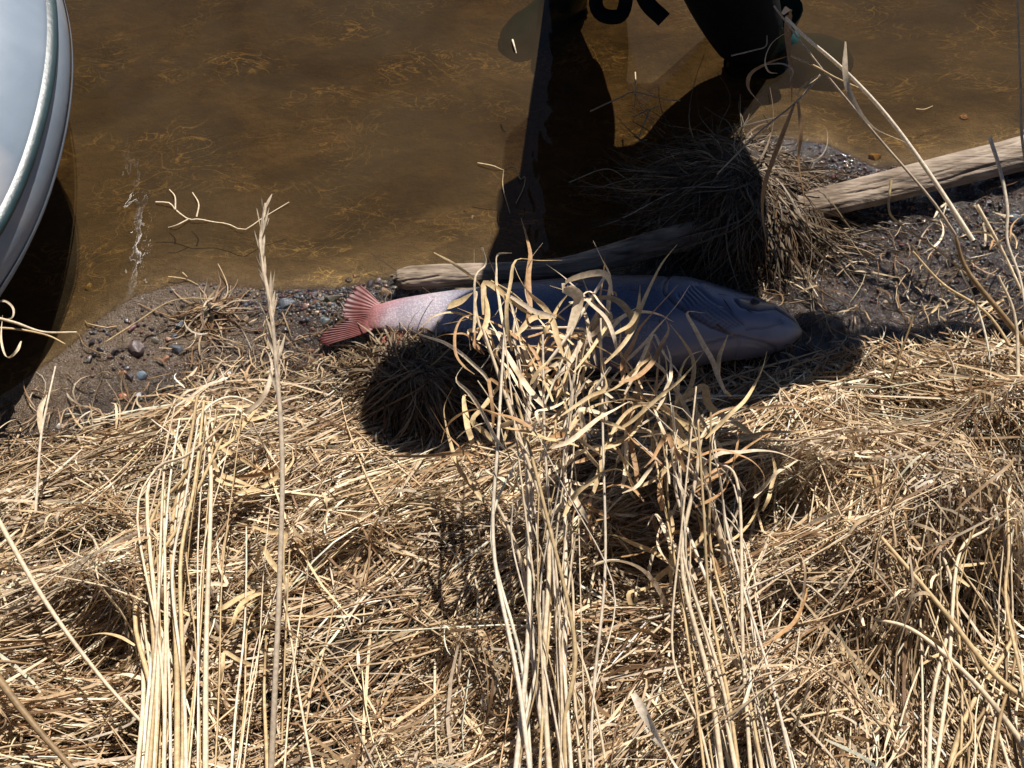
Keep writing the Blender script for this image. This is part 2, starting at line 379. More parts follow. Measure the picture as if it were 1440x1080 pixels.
# ================================================================== tussocks
def tussock(cx, cy, rx, ry, hz, n, lean, L0, L1, pal, label, mul, seed):
    rg = np.random.default_rng(seed)
    z0 = float(terrain(cx, cy)); root = empty('grass_tussock', (cx, cy, z0), label, 'grass tussock', 'grass tussocks at the water edge')
    nu, nv = 14, 28; u = np.linspace(0, 1, nu)[:, None]; v = np.linspace(0, 2 * math.pi, nv, endpoint=False)[None, :]
    lump = 1 + .14 * np.sin(3 * v + seed) + .09 * np.sin(5 * v + 2)
    X = cx + rx * .86 * np.sin(u * 1.75) * np.cos(v) * lump; Y = cy + ry * .86 * np.sin(u * 1.75) * np.sin(v) * lump
    Z = z0 - .03 + (hz * .86 + .03) * np.cos(u * 1.571) * (1 + .06 * np.sin(4 * v)) + 0 * v
    put('soil_core', mesh('soil_core', np.stack([X, Y, Z], -1), grid_faces(nu, nv, True), SOILM), root)
    # blades rise from the crown, arch over and hang down the flanks
    a = rg.uniform(0, 6.283, n); rr = np.sqrt(rg.random(n)); s = 9
    bx, by = cx + rx * .8 * rr * np.cos(a), cy + ry * .8 * rr * np.sin(a)
    bx = bx - lean[0] * .34 * rx; by = by - lean[1] * .34 * ry
    rr2 = np.clip(np.hypot((bx - cx) / rx, (by - cy) / ry), 0, 1)
    bz = z0 + hz * .95 * np.cos(rr2 * 1.45) - .004
    out = np.stack([np.cos(a) * rr, np.sin(a) * rr], -1) * .3 + lean + rg.normal(0, .6, (n, 2)); out = unit(out)
    L = rg.uniform(L0, L1, n) * rg.choice((.5, .8, 1.0), n); t = np.linspace(0, 1, s)[None, :]
    up = rg.uniform(.0, .20, n)[:, None]; droop = rg.uniform(.5, 1.25, n)[:, None]
    sw = rg.normal(0, 1.0, n)[:, None]
    R = t * (1 - .28 * t * droop)
    wv = .05 * np.sin(t * rg.uniform(3, 7, (n, 1)) + rg.uniform(0, 6, (n, 1)))
    X = bx[:, None] + L[:, None] * (R * out[:, :1] - (sw * t * t * .5 + wv) * out[:, 1:]); Y = by[:, None] + L[:, None] * (R * out[:, 1:] + (sw * t * t * .5 + wv) * out[:, :1])
    Z = bz[:, None] + L[:, None] * (up * t * 1.5 - droop * t * t * .85)
    dd = np.sqrt(((X - cx) / rx) ** 2 + ((Y - cy) / ry) ** 2)
    Z = np.maximum(Z, np.maximum(terrain(X, Y) + .004, z0 + hz * .9 * np.cos(np.clip(dd, 0, 1.05) * 1.5) - .006)); Z = np.maximum(Z, .003 + .0 * Z)
    p = np.stack([X, Y, Z], -1); k = int(n * .25)
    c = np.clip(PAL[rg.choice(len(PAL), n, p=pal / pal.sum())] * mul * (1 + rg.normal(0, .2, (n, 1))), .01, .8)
    wd = rg.uniform(.0018, .0042, n); ps = []
    V, F, m = tubes(p[:k], wd[:k] * .5, 3); ps.append((V, F, np.repeat(c[:k], m, 0)))
    V, F, m = ribbons(p[k:], wd[k:], rg.normal(0, .7, n - k), rg.normal(0, 1.2, n - k)); ps.append((V, F, np.repeat(c[k:], m, 0)))
    V, F, C = join(ps); o = put('blades', mesh('blades', V, F, STRAW, C, False), root); props(o, kind='stuff')
    return root
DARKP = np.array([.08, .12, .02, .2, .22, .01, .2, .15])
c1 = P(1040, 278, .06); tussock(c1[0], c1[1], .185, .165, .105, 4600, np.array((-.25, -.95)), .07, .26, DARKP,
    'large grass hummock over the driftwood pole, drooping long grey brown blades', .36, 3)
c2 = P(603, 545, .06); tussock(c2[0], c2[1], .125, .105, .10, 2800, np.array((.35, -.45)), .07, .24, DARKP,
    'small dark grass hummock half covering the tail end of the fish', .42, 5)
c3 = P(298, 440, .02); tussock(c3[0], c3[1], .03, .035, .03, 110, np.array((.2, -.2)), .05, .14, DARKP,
    'tiny withered grass tuft standing on the pebbly waterline', .9, 8)

# ================================================================== driftwood pole
def pole():
    key = [(557, 394, 12, .035), (572, 392, 16, .036), (610, 390, 17, .038), (660, 387, 16, .04), (730, 383, 15, .042), (790, 377, 15, .045), (850, 363, 17, .05), (910, 346, 18, .056), (980, 328, 19, .06),
           (1060, 310, 21, .06), (1150, 287, 20, .055), (1250, 263, 21, .05), (1350, 238, 22, .048), (1440, 216, 23, .048), (1560, 186, 23, .05), (1700, 150, 22, .05)]
    pts = [(*P(a, b, z), r / (FPX / 2.15)) for a, b, r, z in key]
    sp = spline(pts, 260); path = sp[None, :, :3]; T, S, N = frames(path); T, S, N = T[0], S[0], N[0]
    m = 96; a = np.arange(m) * 2 * math.pi / m; t = np.linspace(0, 1, 260)[:, None]
    r = sp[:, 3:4] * (1 + .07 * np.sin(2 * a + 3 * t) + .05 * np.sin(3 * a - 9 * t + 1))
    th = np.broadcast_to(a[None, :], r.shape); tl = np.broadcast_to(t * 1.9, r.shape)
    r = r + .0028 * fbm(tl * 3, th * 2.2 + tl * 1.0, 2.0, 4, 50) + .002 * fbm(tl * 14, th * 3, 1.5, 3, 60)
    for k, (c0, t0, t1, dp) in enumerate([(1.2, .66, .80, .003), (1.75, .68, .76, .003), (.9, .03, .16, .004), (2.1, .80, .90, .005), (1.9, .05, .2, .003), (.7, .74, .84, .003)]):   # drying cracks
        cc = c0 + .10 * np.sin(t * 40 + k) + .05 * np.sin(t * 95)
        r = r - dp * np.exp(-((th - cc) / .07) ** 2) * sstep(t0, t0 + .03, t) * sstep(t1, t1 - .03, t)
    ring = np.maximum(0, 1 - np.arange(260) / 5.0)[:, None]; r = r * (1 - .35 * ring ** 2)
    C = sp[:, None, :3]; V = C + r[..., None] * (S[:, None] * np.cos(a)[None, :, None] + N[:, None] * np.sin(a)[None, :, None])
    V[0] += (T[0] * .010)[None] * np.sin(a * 2 + .5)[:, None] - (T[0] * .006) * np.cos(a * 5)[:, None]
    V = V.reshape(-1, 3); F = grid_faces(260, m, True)
    root = empty('driftwood_pole', sp[130, :3] * [1, 1, 0], 'long weathered driftwood pole running behind the fish and through the hummock', 'driftwood')
    mt, t_, b, out = new_mat('weathered_wood'); v = obj_vec(t_)
    mp = N_(t_, 'ShaderNodeMapping'); mp.inputs['Rotation'].default_value = (0, 0, -.22); mp.inputs['Scale'].default_value = (4, 70, 70); t_.links.new(v, mp.inputs[0])
    g = noise(t_, 1, 5, .65, .4, mp.outputs[0]); n2 = noise(t_, 9, 4, .6, .2, v)
    cr = ramp(t_, g.outputs[0], [(.30, (.08, .06, .042)), (.46, (.26, .20, .145)), (.75, (.40, .335, .26))])
    st = ramp(t_, n2.outputs[0], [(.35, (.45, .40, .34)), (.6, (1, 1, 1))])
    t_.links.new(mixc(t_, 1.0, cr.outputs[0], st.outputs[0], 'MULTIPLY'), b.inputs['Base Color'])
    b.inputs['Roughness'].default_value = .8; t_.links.new(bump(t_, g.outputs[0], 1.0, .006), b.inputs['Normal'])
    put('shaft', mesh('shaft', V, F, mt), root)
    # broken end face
    k = 5; rr = np.linspace(1, 0.02, k)[:, None, None]
    E = C[0] + (V[:m].reshape(1, m, 3) - C[0]) * rr; rj = np.random.default_rng(4)
    E[1:] -= T[0] * rj.normal(.002, .004, (k - 1, m, 1)); E[1:-1] += T[0] * .006
    put('broken_end', mesh('broken_end', E, grid_faces(k, m, True), mt, smooth=False), root)
pole()

# ================================================================== fish
def polyd(px, py, line):
    d = np.full(px.shape, 1e9)
    for (x0, y0), (x1, y1) in zip(line[:-1], line[1:]):
        dx, dy = x1 - x0, y1 - y0; t = np.clip(((px - x0) * dx + (py - y0) * dy) / (dx * dx + dy * dy), 0, 1)
        d = np.minimum(d, np.hypot(px - x0 - t * dx, py - y0 - t * dy))
    return d
def fish():
    ox = np.array([500, 515, 530, 560, 600, 650, 720, 790, 863, 919, 974, 1030, 1072, 1100, 1116, 1124, 1128])
    ot = np.array([430, 429, 427, 419, 412, 405, 397, 391, 388, 388, 393, 408, 420, 435, 447, 456, 463])
    ob = np.array([462, 463, 464, 470, 478, 489, 505, 517, 523, 520, 513, 505, 499, 490, 481, 474, 467])
    n, m = 420, 120
    # finer rings towards the head
    u = np.linspace(0, 1, n); X = 505 + (1127.6 - 505) * (1 - (1 - u) ** 1.35)
    def sm(a): return np.interp(X, ox, np.convolve(np.pad(a.astype(float), 0), [1], 'same'))
    top, bot = sm(ot), sm(ob)
    ker = np.hanning(25); ker /= ker.sum()
    ps = lambda a: np.convolve(np.pad(a, 12, mode='edge'), ker, 'valid')
    tp, bt = ps(top), ps(bot); e = sstep(.93, .99, u); top = lerp(tp, top, e); bot = lerp(bt, bot, e)
    hh = (bot - top) / 2; mid = (bot + top) / 2
    zc0 = .072
    s = FPX / 2.06                                   # pixels per metre at the fish
    half = hh / s / .94; thick = half * np.interp(X, [505, 560, 700, 900, 1030, 1127], [.42, .5, .56, .60, .66, .7])
    thick = thick * np.interp(X, [505, 520, 545, 570], [.03, .42, .92, 1]); zc = .028 + np.maximum(thick, .018) ; zc = lerp(zc, .06, sstep(1040, 1127, X) * .6); zc = lerp(zc, .034, sstep(526, 506, X))
    cen = np.array([P(a, b, z) for a, b, z in zip(X, mid, zc)])
    a = np.linspace(0, 2 * math.pi, m, endpoint=False)
    ca, sa = np.cos(a), np.sin(a)
    ye = np.sign(ca) * np.abs(ca) ** .95; ze = np.sign(sa) * np.abs(sa) ** .85
    # features measured on the visible flank
    PX = np.broadcast_to(X[:, None], (n, m)); PY = mid[:, None] - hh[:, None] * ye[None, :]
    vis = (sa > -.15)[None, :] * 1.0
    wob = 2.0 * fbm(PX, PY, .05, 2, 91)
    px, py = PX + wob, PY + wob
    D = np.zeros((n, m))
    gill = [(944, 398), (934, 412), (930, 433), (946, 452), (968, 468), (991, 480), (1016, 486)]
    gx = np.interp(py, [395, 412, 433, 452, 468, 480, 490], [946, 934, 930, 946, 968, 991, 1030])
    D += .0042 * sstep(-2, 3, px - gx) * sstep(130, 20, px - gx) * sstep(390, 402, py)
    g = lambda line, w, dep: -dep * np.exp(-(polyd(px, py, line) / w) ** 2)
    D += g(gill, 2.4, .0045)
    for k in range(6):                                # folds of skin under the gill cover
        o = k * 6.0
        D += g([(948 + o * .9, 438 - o * .5), (960 + o, 456 - o * .55), (985 + o, 473 - o * .5), (1012 + o * .8, 482 - o * .25)], 1.9, .0028)
    D += g([(985, 398), (978, 420), (992, 440), (1020, 456)], 3.5, .0012)
    D += g([(1030, 440), (1037, 449), (1060, 452), (1088, 443), (1126, 461)], 2.2, .0045)      # mouth
    D += .0026 * np.exp(-(polyd(px, py, [(1040, 441), (1060, 445), (1088, 436), (1120, 450)]) / 4.5) ** 2)   # upper jaw bone
    D += g([(1030, 432), (1046, 432), (1086, 428), (1112, 440)], 1.6, .0014)
    D += g([(1040, 481), (1070, 477), (1095, 468)], 1.6, .0012) + g([(980, 500), (1030, 488), (1090, 496)], 1.8, .0013) + g([(975, 506), (1035, 494), (1080, 499)], 1.5, .001)
    D += g([(700, 462), (760, 466), (860, 470), (930, 474)], 9, .0016)                        # slack belly
    D += .0007 * fbm(px, py, .03, 3, 93)
    D = D * vis
    nrm = np.stack([np.zeros((n, m)), np.broadcast_to(ca, (n, m)) / half[:, None] * half.mean(), np.broadcast_to(sa, (n, m)) / thick[:, None] * half.mean()], -1); nrm = unit(nrm)
    V = np.stack([np.broadcast_to(cen[:, 0:1], (n, m)), cen[:, 1:2] + half[:, None] * ye, zc[:, None] + thick[:, None] * ze], -1) + nrm * D[..., None]
    F = grid_faces(n, m, True)
    # snout cap and tail cap
    V = V.reshape(-1, 3); vv = -ye[None, :] + 0 * D      # -1 back .. +1 belly
    back = np.array((.03, .042, .075)); flank = np.array((.085, .118, .21)); belly = np.array((.27, .26, .30)); pink = np.array((.48, .25, .26))
    k1 = sstep(-.95, -.25, vv + .12 * fbm(px, py, .02, 2, 95))[..., None]; k2 = sstep(.05, .45, vv + .15 * fbm(px, py, .02, 2, 96))[..., None]
    Cc = lerp(lerp(back, flank, k1), belly, k2)
    sunlit_tail = sstep(690, 600, PX)[..., None]; Cc = lerp(Cc, np.array((.52, .46, .48)), sunlit_tail * .85)  # tail end painted paler as sunlit, body tones kept dark to deepen its shade
    pk = (sstep(640, 520, PX) * np.clip(.25 + .6 * sstep(.1, -.9, vv) + .8 * fbm(px, py, .025, 3, 97), 0, 1))[..., None]; Cc = lerp(Cc, pink, pk)
    red = (sstep(560, 512, PX + 14 * fbm(px, py, .06, 2, 98)))[..., None]; Cc = lerp(Cc, np.array((.25, .088, .078)), red * .95)
    ln = lambda line, w_: np.exp(-(polyd(px, py, line) / w_) ** 2)
    dk = .8 * ln(gill, 2.0) + .8 * ln([(1030, 440), (1037, 449), (1060, 452), (1088, 443), (1126, 461)], 1.8) + .5 * ln([(1040, 481), (1070, 477), (1095, 468)], 1.4) + .5 * ln([(980, 500), (1030, 488), (1090, 496)], 1.5)
    for k in range(6):
        o = k * 6.0; dk = dk + .55 * ln([(948 + o * .9, 438 - o * .5), (960 + o, 456 - o * .55), (985 + o, 473 - o * .5), (1012 + o * .8, 482 - o * .25)], 1.3)
    Cc = lerp(Cc, np.array((.025, .025, .035)), np.clip(dk * vis, 0, .85)[..., None])
    jaw = np.exp(-(polyd(px, py, [(1040, 441), (1060, 445), (1088, 436), (1122, 452)]) / 4.2) ** 4)[..., None]; Cc = lerp(Cc, np.array((.42, .34, .22)), jaw * .85)
    tip = sstep(1105, 1127, PX)[..., None]; Cc = lerp(Cc, np.array((.40, .30, .17)), tip * .7)
    patch = np.clip(fbm(px, py, .018, 3, 99) * 1.2, 0, 1)[..., None] * vis[..., None]; Cc = lerp(Cc, Cc * np.array((.55, .55, .62)), patch * .9)
    root = empty('salmon', (*P(820, 455, 0)[:2], .03), 'big dead silver salmon lying on its side behind the dry grass', 'fish')
    mt, t_, b, out = new_mat('fish_skin'); at = N_(t_, 'ShaderNodeVertexColor', layer_name='Col')
    uvx = N_(t_, 'ShaderNodeAttribute', attribute_name='su').outputs['Fac']; uvy = N_(t_, 'ShaderNodeAttribute', attribute_name='sv').outputs['Fac']
    cm = N_(t_, 'ShaderNodeCombineXYZ'); t_.links.new(uvx, cm.inputs[0]); t_.links.new(uvy, cm.inputs[1])
    vo = N_(t_, 'ShaderNodeTexVoronoi', Scale=1.0, Randomness=.75); t_.links.new(cm.outputs[0], vo.inputs['Vector'])
    sc = N_(t_, 'ShaderNodeAttribute', attribute_name='scal').outputs['Fac']
    mpv = N_(t_, 'ShaderNodeMapping'); mpv.inputs['Scale'].default_value = (.13, .16, 1); t_.links.new(cm.outputs[0], mpv.inputs[0])
    sp = N_(t_, 'ShaderNodeTexVoronoi', Scale=1.0, Randomness=1.0); t_.links.new(mpv.outputs[0], sp.inputs['Vector'])
    spots = ramp(t_, sp.outputs['Distance'], [(.12, (1, 1, 1)), (.2, (0, 0, 0))])
    bk = N_(t_, 'ShaderNodeAttribute', attribute_name='back').outputs['Fac']
    dsh = ramp(t_, vo.outputs['Distance'], [(.2, (1.12,) * 3), (.62, (.76,) * 3)])
    c = mixc(t_, sc, at.outputs[0], mixc(t_, 1.0, at.outputs[0], dsh.outputs[0], 'MULTIPLY'))
    c = mixc(t_, math_(t_, 'MULTIPLY', math_(t_, 'MULTIPLY', spots.outputs[0], bk), .75), c, (.02, .022, .028))
    t_.links.new(c, b.inputs['Base Color']); b.inputs['Roughness'].default_value = .36; b.inputs['Metallic'].default_value = .12; b.inputs['Specular IOR Level'].default_value = .6
    bm_ = N_(t_, 'ShaderNodeBump', Distance=.0015); t_.links.new(math_(t_, 'MULTIPLY', sc, .28), bm_.inputs['Strength'])
    t_.links.new(math_(t_, 'SUBTRACT', 1.0, vo.outputs['Distance']), bm_.inputs['Height'])
    t_.links.new(bm_.outputs[0], b.inputs['Normal'])
    ex = {'su': PX / 2.9, 'sv': PY / 2.4, 'scal': sstep(945, 925, PX) * np.ones((n, m)), 'back': sstep(-.2, -.75, vv) * sstep(560, 640, PX) * sstep(1090, 1050, PX)}
    body = put('body', mesh('body', V, F, mt, Cc.reshape(-1, 3), extra=ex), root)
    bm = bmesh.new(); bm.from_mesh(body.data); bm.verts.ensure_lookup_table()
    for base in (0, (n - 1) * m):
        try: bm.faces.new([bm.verts[base + j] for j in range(m)])
        except ValueError: pass
    bm.to_mesh(body.data); bm.free()
    rg = np.random.default_rng(77); nb = 34; bx = rg.uniform(640, 1105, nb); bv_ = rg.uniform(-.75, .8, nb); aa = rg.normal(.3, .9, nb); L = rg.uniform(6, 30, nb); tt = np.linspace(-.5, .5, 7)
    bits = []
    for x_, v_, a_, l_ in zip(bx, bv_, aa, L):
        q = x_ + np.cos(a_) * l_ * tt; hq = np.interp(q, X, hh); w_ = np.clip(v_ + np.sin(a_) * l_ * tt / hq, -.95, .95)
        zq = np.interp(q, X, zc) + np.interp(q, X, thick) * np.sqrt(1 - w_ ** 2) ** .85 + .0045
        yq = np.interp(q, X, cen[:, 1]) - np.interp(q, X, half) * w_
        bits.append(np.stack([np.interp(q, X, cen[:, 0]), yq, zq], -1))
    Vb, Fb, mb = ribbons(np.array(bits), rg.uniform(.0012, .003, nb), rg.normal(0, .4, nb), rg.normal(0, .6, nb))
    props(put('straw_bits', mesh('straw_bits', Vb, Fb, STRAW, np.repeat(PAL[rg.integers(3, 8, nb)] * .5, mb, 0), False)), 'few dark broken straw bits stuck to the side of the fish', 'straw', kind='stuff')
    # fins
    def fin(name, inner, outer, zi, zo, rays, c0, c1, amp=.0022, nr=14):
        k = rays * 4 + 1; A = spline([(*P(x, y, z_)[:],) for (x, y), z_ in zip(inner, zi)], k); B = spline([(*P(x, y, z_)[:],) for (x, y), z_ in zip(outer, zo)], k)
        t = np.linspace(0, 1, nr)[:, None, None]; W = A[None] * (1 - t) + B[None] * t
        W[..., 2] += amp * np.cos(np.arange(k) * 2 * math.pi / 4)[None, :] * np.minimum(1, t[..., 0] * 3) + .004 * np.sin(t[..., 0] * 5 + np.linspace(0, 4, k)[None, :]) * t[..., 0]
        rj = np.random.default_rng(3); W[-1] += (B - A) * np.abs(rj.normal(0, .07, (k, 1))) * -1
        cc = lerp(np.array(c0), np.array(c1), t) * (1 + .10 * np.cos(np.arange(k) * 2 * math.pi / 4))[None, :, None]
        fm, tt, fb, fo = new_mat(name + '_skin'); aa = N_(tt, 'ShaderNodeVertexColor', layer_name='Col'); gg = N_(tt, 'ShaderNodeNewGeometry')
        nn = ramp(tt, noise(tt, 70, 4, .6, .2, gg.outputs['Position']).outputs[0], [(.3, (.6,) * 3), (.7, (1.25,) * 3)])
        tt.links.new(mixc(tt, 1.0, aa.outputs[0], nn.outputs[0], 'MULTIPLY'), fb.inputs['Base Color']); fb.inputs['Roughness'].default_value = .5
        o = put(name, mesh(name, W, grid_faces(nr, k), fm, cc.reshape(-1, 3)), root)
        md = o.modifiers.new('thick', 'SOLIDIFY'); md.thickness = .0016; md.offset = 0
        return o
    tf = fin('tail_fin', [(536, 428), (530, 440), (526, 452), (524, 464)], [(503, 396), (488, 415), (479, 438), (482, 452), (462, 464), (445, 479), (455, 489)],
        [.046] * 4, [.05, .052, .045, .042, .04, .034, .03], 19, (.20, .06, .052), (.085, .02, .018), .0012)
    tf['label'] = 'ragged reddish pink tail fin'
    fin('anal_fin', [(600, 474), (575, 470), (552, 466)], [(585, 494), (560, 490), (528, 484)], [.05] * 3, [.034] * 3, 6, (.5, .16, .13), (.42, .10, .08))
    fin('pectoral_fin', [(940, 440), (938, 450), (934, 458)], [(884, 438), (868, 452), (886, 464)], [.136, .133, .128], [.140, .137, .130], 6, (.07, .075, .09), (.05, .055, .07), .001)
    # eye
    ec = P(1062, 424, .118); bm = bmesh.new()
    bmesh.ops.create_uvsphere(bm, u_segments=20, v_segments=12, radius=.0085)
    em = bpy.data.meshes.new('eye'); bm.to_mesh(em); bm.free(); em.materials.append(plain('fish_eye', (.015, .015, .018), (.05, .05, .05), 30, .12, .02, .001))
    for p_ in em.polygons: p_.use_smooth = True
    eo = put('eye', em, root); eo.location = Vector(ec); eo.matrix_parent_inverse = Matrix.Translation(-root.location); eo.scale = (1.1, .8, .5)
fish()

# ================================================================== pebbles
def pebble_meshes():
    out = []
    for k in range(7):
        bm = bmesh.new(); bmesh.ops.create_icosphere(bm, subdivisions=2, radius=1.0); rg = np.random.default_rng(100 + k)
        planes = [(Vector(rg.normal(0, 1, 3)).normalized(), rg.uniform(.35, .8)) for _ in range(9)]
        for vtx in bm.verts:
            for nn, dd in planes:
                e = vtx.co.dot(nn) - dd
                if e > 0: vtx.co -= nn * e * .85
            vtx.co *= 1 + rg.normal(0, .025)
        me = bpy.data.meshes.new('pebble'); bm.to_mesh(me); bm.free()
        me.shade_smooth()
        me.set_sharp_from_angle(angle=.5)
        me.materials.append(STONE); out.append(me)
    return out
PEB = pebble_meshes()
SL, DK, OR, GY, WH, MA, TN, OL = (.085, .095, .11), (.045, .036, .036), (.24, .12, .07), (.2, .19, .18), (.58, .54, .48), (.12, .045, .045), (.32, .24, .155), (.11, .10, .075)
pebs = [(134, 467, 7, DK, 0), (152, 470, 5, DK, 0), (131, 483, 9, DK, 0), (143, 493, 9, DK, 0), (190, 490, 16, (.085, .06, .055), 'largest dark brown wet stone on the sandy shore'), (163, 497, 8, DK, 0),
 (125, 508, 9, GY, 'dull grey pebble at the edge of the boat shadow'), (186, 461, 10, MA, 'dark red pebble above the largest brown shore stone'), (179, 452, 7, DK, 0), (252, 492, 13, SL, 'smooth slate grey oval stone lying flat on the sand'),
 (253, 458, 10, SL, 'slate pebble nearest the tiny withered tuft'), (246, 472, 7, SL, 'small slate pebble between the oval slate stone and another slate pebble'), (277, 448, 9, DK, 0), (220, 479, 8, OL, 'olive green pebble beside an orange one'), (236, 477, 6, OR, 2), (232, 505, 7, OR, 2), (175, 524, 8, OR, 2), (183, 531, 8, DK, 0),
 (198, 530, 10, (.12, .16, .20), 'blue grey angular pebble on sand below the brown stone'), (175, 557, 9, (.42, .15, .08), 'rusty red pebble at the ragged straw edge'), (163, 560, 7, GY, 3), (195, 556, 8, (.36, .35, .34), 3), (318, 526, 12, (.42, .42, .43), 'pale grey angular stone half buried in straw'),
 (336, 531, 8, TN, 4), (85, 599, 7, WH, 'single white pebble by the mud near the boat shadow'), (346, 447, 8, TN, 4), (403, 427, 16, SL, 'large glistening dark slate stone by the seed stalk at waterline'), (381, 411, 10, MA, 'maroon stone touching the water by the large slate stone'),
 (402, 466, 10, DK, 0), (425, 451, 8, DK, 0), (460, 453, 13, (.13, .15, .15), 'grey green slab stone just left of the fish tail'), (466, 421, 14, OL, 'rounded olive stone between the waterline and the fish tail'), (443, 414, 8, DK, 0), (410, 538, 11, DK, 0),
 (425, 525, 6, (.5, .36, .08), 'small yellow pebble above the matted grass'), (452, 501, 6, OR, 2), (438, 494, 7, OR, 2), (541, 412, 12, (.2, .13, .08), 'brown stone against the broken end of the driftwood pole'), (1228, 222, 15, (.34, .19, .06), 'golden brown stone in the water between hummock and pole'),
 (1357, 166, 11, (.34, .18, .07), 'orange brown stone under water beyond the pole'), (1428, 308, 17, (.05, .06, .07), 'big dark blue grey stone in mud below the pole'), (160, 659, 14, (.2, .2, .21), 'grey stone sunk into the matted dry grass'), (125, 404, 11, (.32, .23, .07), 'yellowish stone under water by the boat shadow'),
 (664, 306, 5, WH, 'small whitish pebble on the river bed'), (655, 297, 6, (.36, .28, .1), 'small golden pebble on the river bed'), (1200, 262, 9, DK, 5), (1182, 236, 8, DK, 5), (1262, 330, 8, DK, 5), (1330, 300, 9, DK, 5), (1392, 285, 8, DK, 5), (1215, 345, 9, (.09, .07, .07), 5),
 (520, 398, 9, DK, 6), (500, 388, 7, TN, 4), (490, 395, 8, DK, 6), (534, 396, 8, (.12, .09, .085), 6), (430, 432, 7, (.2, .12, .1), 6), (446, 440, 7, TN, 4), (385, 432, 8, DK, 6), (352, 425, 7, DK, 6), (372, 424, 6, DK, 6)]
GRP = {0: ('small wet blackish pebble on the sandy shore', 'dark pebbles on the sandy shore'), 1: ('small slate grey pebble beside the larger oval slate stone', 'slate pebbles'), 2: ('small orange brown pebble on the shore', 'orange pebbles'),
       3: ('light grey pebble at the straw edge', 'light grey pebbles'), 4: ('small tan pebble on the gravelly waterline', 'tan pebbles'), 5: ('dark wet stone in the glistening mud round the pole', 'stones in the mud by the pole'),
       6: ('dark pebble in the gravel between seed stalk and fish tail', 'gravel pebbles by the tail')}
for i, (a, b, r, c, lab) in enumerate(pebs):
    p = G(a, b); rad = r / (FPX / 2.15) * .84
    o = put('pebble', PEB[i % 7]); o.location = Vector((p[0], p[1], p[2] + rad * .12)); q = np.random.default_rng(i)
    o.scale = (rad * q.uniform(.95, 1.25), rad * q.uniform(.7, 1.0), rad * q.uniform(.5, .75)); o.rotation_euler = (q.uniform(-.3, .3), q.uniform(-.3, .3), q.uniform(0, 6.28)); o.color = (*c, 1)
    if isinstance(lab, str): props(o, lab, 'pebble', 'stones on the shore')
    else: props(o, GRP[lab][0], 'pebble', GRP[lab][1])
# fine gravel nobody could count
def gravel(n):
    rg = np.random.default_rng(12); base = np.array([v.co[:] for v in PEB[0].vertices]); bmx = bmesh.new(); bmesh.ops.create_icosphere(bmx, subdivisions=1, radius=1)
    bv = np.array([v.co[:] for v in bmx.verts]); bf = np.array([[v.index for v in f.verts] for f in bmx.faces]); bmx.free()
    sel = []
    while len(sel) < n:
        k = rg.random()
        if k < .36: a, b = rg.normal(455, 60), rg.normal(418, 16)
        elif k < .5: a, b = rg.uniform(110, 480), rg.normal(480, 40)
        elif k < .88: a, b = rg.uniform(1165, 1440), rg.normal(330, 50)
        else: a, b = rg.normal(1190, 30), rg.normal(240, 25)
        p = G(a, b)
        if shore(p[0]) - p[1] > .0: sel.append(p)
    V, F, C = [], [], []; pal = np.array([DK, DK, DK, SL, (.16, .09, .06), (.2, .15, .1), (.12, .115, .11), OL, DK, (.09, .04, .04)])
    for i, p in enumerate(sel):
        r = rg.uniform(.0015, .0055); q = bv * rg.uniform(.5, 1.3, 3) * (1, 1, .7) * r + rg.normal(0, .1 * r, bv.shape)
        V.append(q + p + (0, 0, r * .1)); F.append(bf + i * len(bv)); C.append(np.tile(pal[rg.integers(len(pal))] * rg.uniform(.6, 1.2), (len(bv), 1)))
    m, t, b, out = new_mat('wet_gravel'); at = N_(t, 'ShaderNodeVertexColor', layer_name='Col'); t.links.new(at.outputs[0], b.inputs['Base Color']); b.inputs['Roughness'].default_value = .07; b.inputs['Specular IOR Level'].default_value = .8
    props(put('gravel', mesh('gravel', np.concatenate(V), np.concatenate(F), m, np.concatenate(C), True)), 'fine wet gravel along the waterline', 'gravel', kind='stuff')
gravel(2600)

# ================================================================== standing and bent grass stalks
LIGHT = np.array((.78, .64, .45)); PALE = np.array((.82, .71, .56)); BROWN = np.array((.42, .25, .12)); TAN = np.array((.62, .46, .25)); GREYT = np.array((.55, .45, .33)); DUN = np.array((.33, .22, .11))
PXM = FPX / 1.9
def stalk_mesh(name, pts, wpx, col, parent, kind='stem', taper=.55, n=22, rj=None):
    """pts: (px, py, z) along the piece; a round stem or a folded leaf blade"""
    q = rj if rj is not None else RNG
    W = np.array([P(*p) for p in pts]); path = spline(W, n)[None]
    c = np.clip(col * (1 + q.normal(0, .07)), 0, .88)
    if kind == 'stem':
        V, F, m = tubes(path, np.array([wpx / PXM / 2]), 6, taper)
        a = np.linspace(0, 1, n)[:, None]; node = sum(np.exp(-((a - x) / .008) ** 2) for x in (q.uniform(.2, .35), q.uniform(.5, .7)))
        C = np.repeat(c[None] * (1 - .35 * node), 6, 0)
    else:
        V, F, m = ribbons(path, np.array([wpx / PXM]), np.array([q.normal(0, .5)]), np.array([q.normal(0, 1.6)]), .35); C = np.tile(c, (len(V), 1))
    return put(name, mesh(name, V, F, STRAW, C, kind == 'stem'), parent)
def clump(label, base, stems, leaves, group=None, cat='grass clump', name='grass_clump', rj=None):
    b = P(*base); root = empty(name, b, label, cat, group)
    for pts, w_, c in stems: stalk_mesh('stem', pts, w_, c, root, 'stem', rj=rj)
    for pts, w_, c in leaves: stalk_mesh('leaf', pts, w_, c, root, 'leaf', rj=rj)
    return root
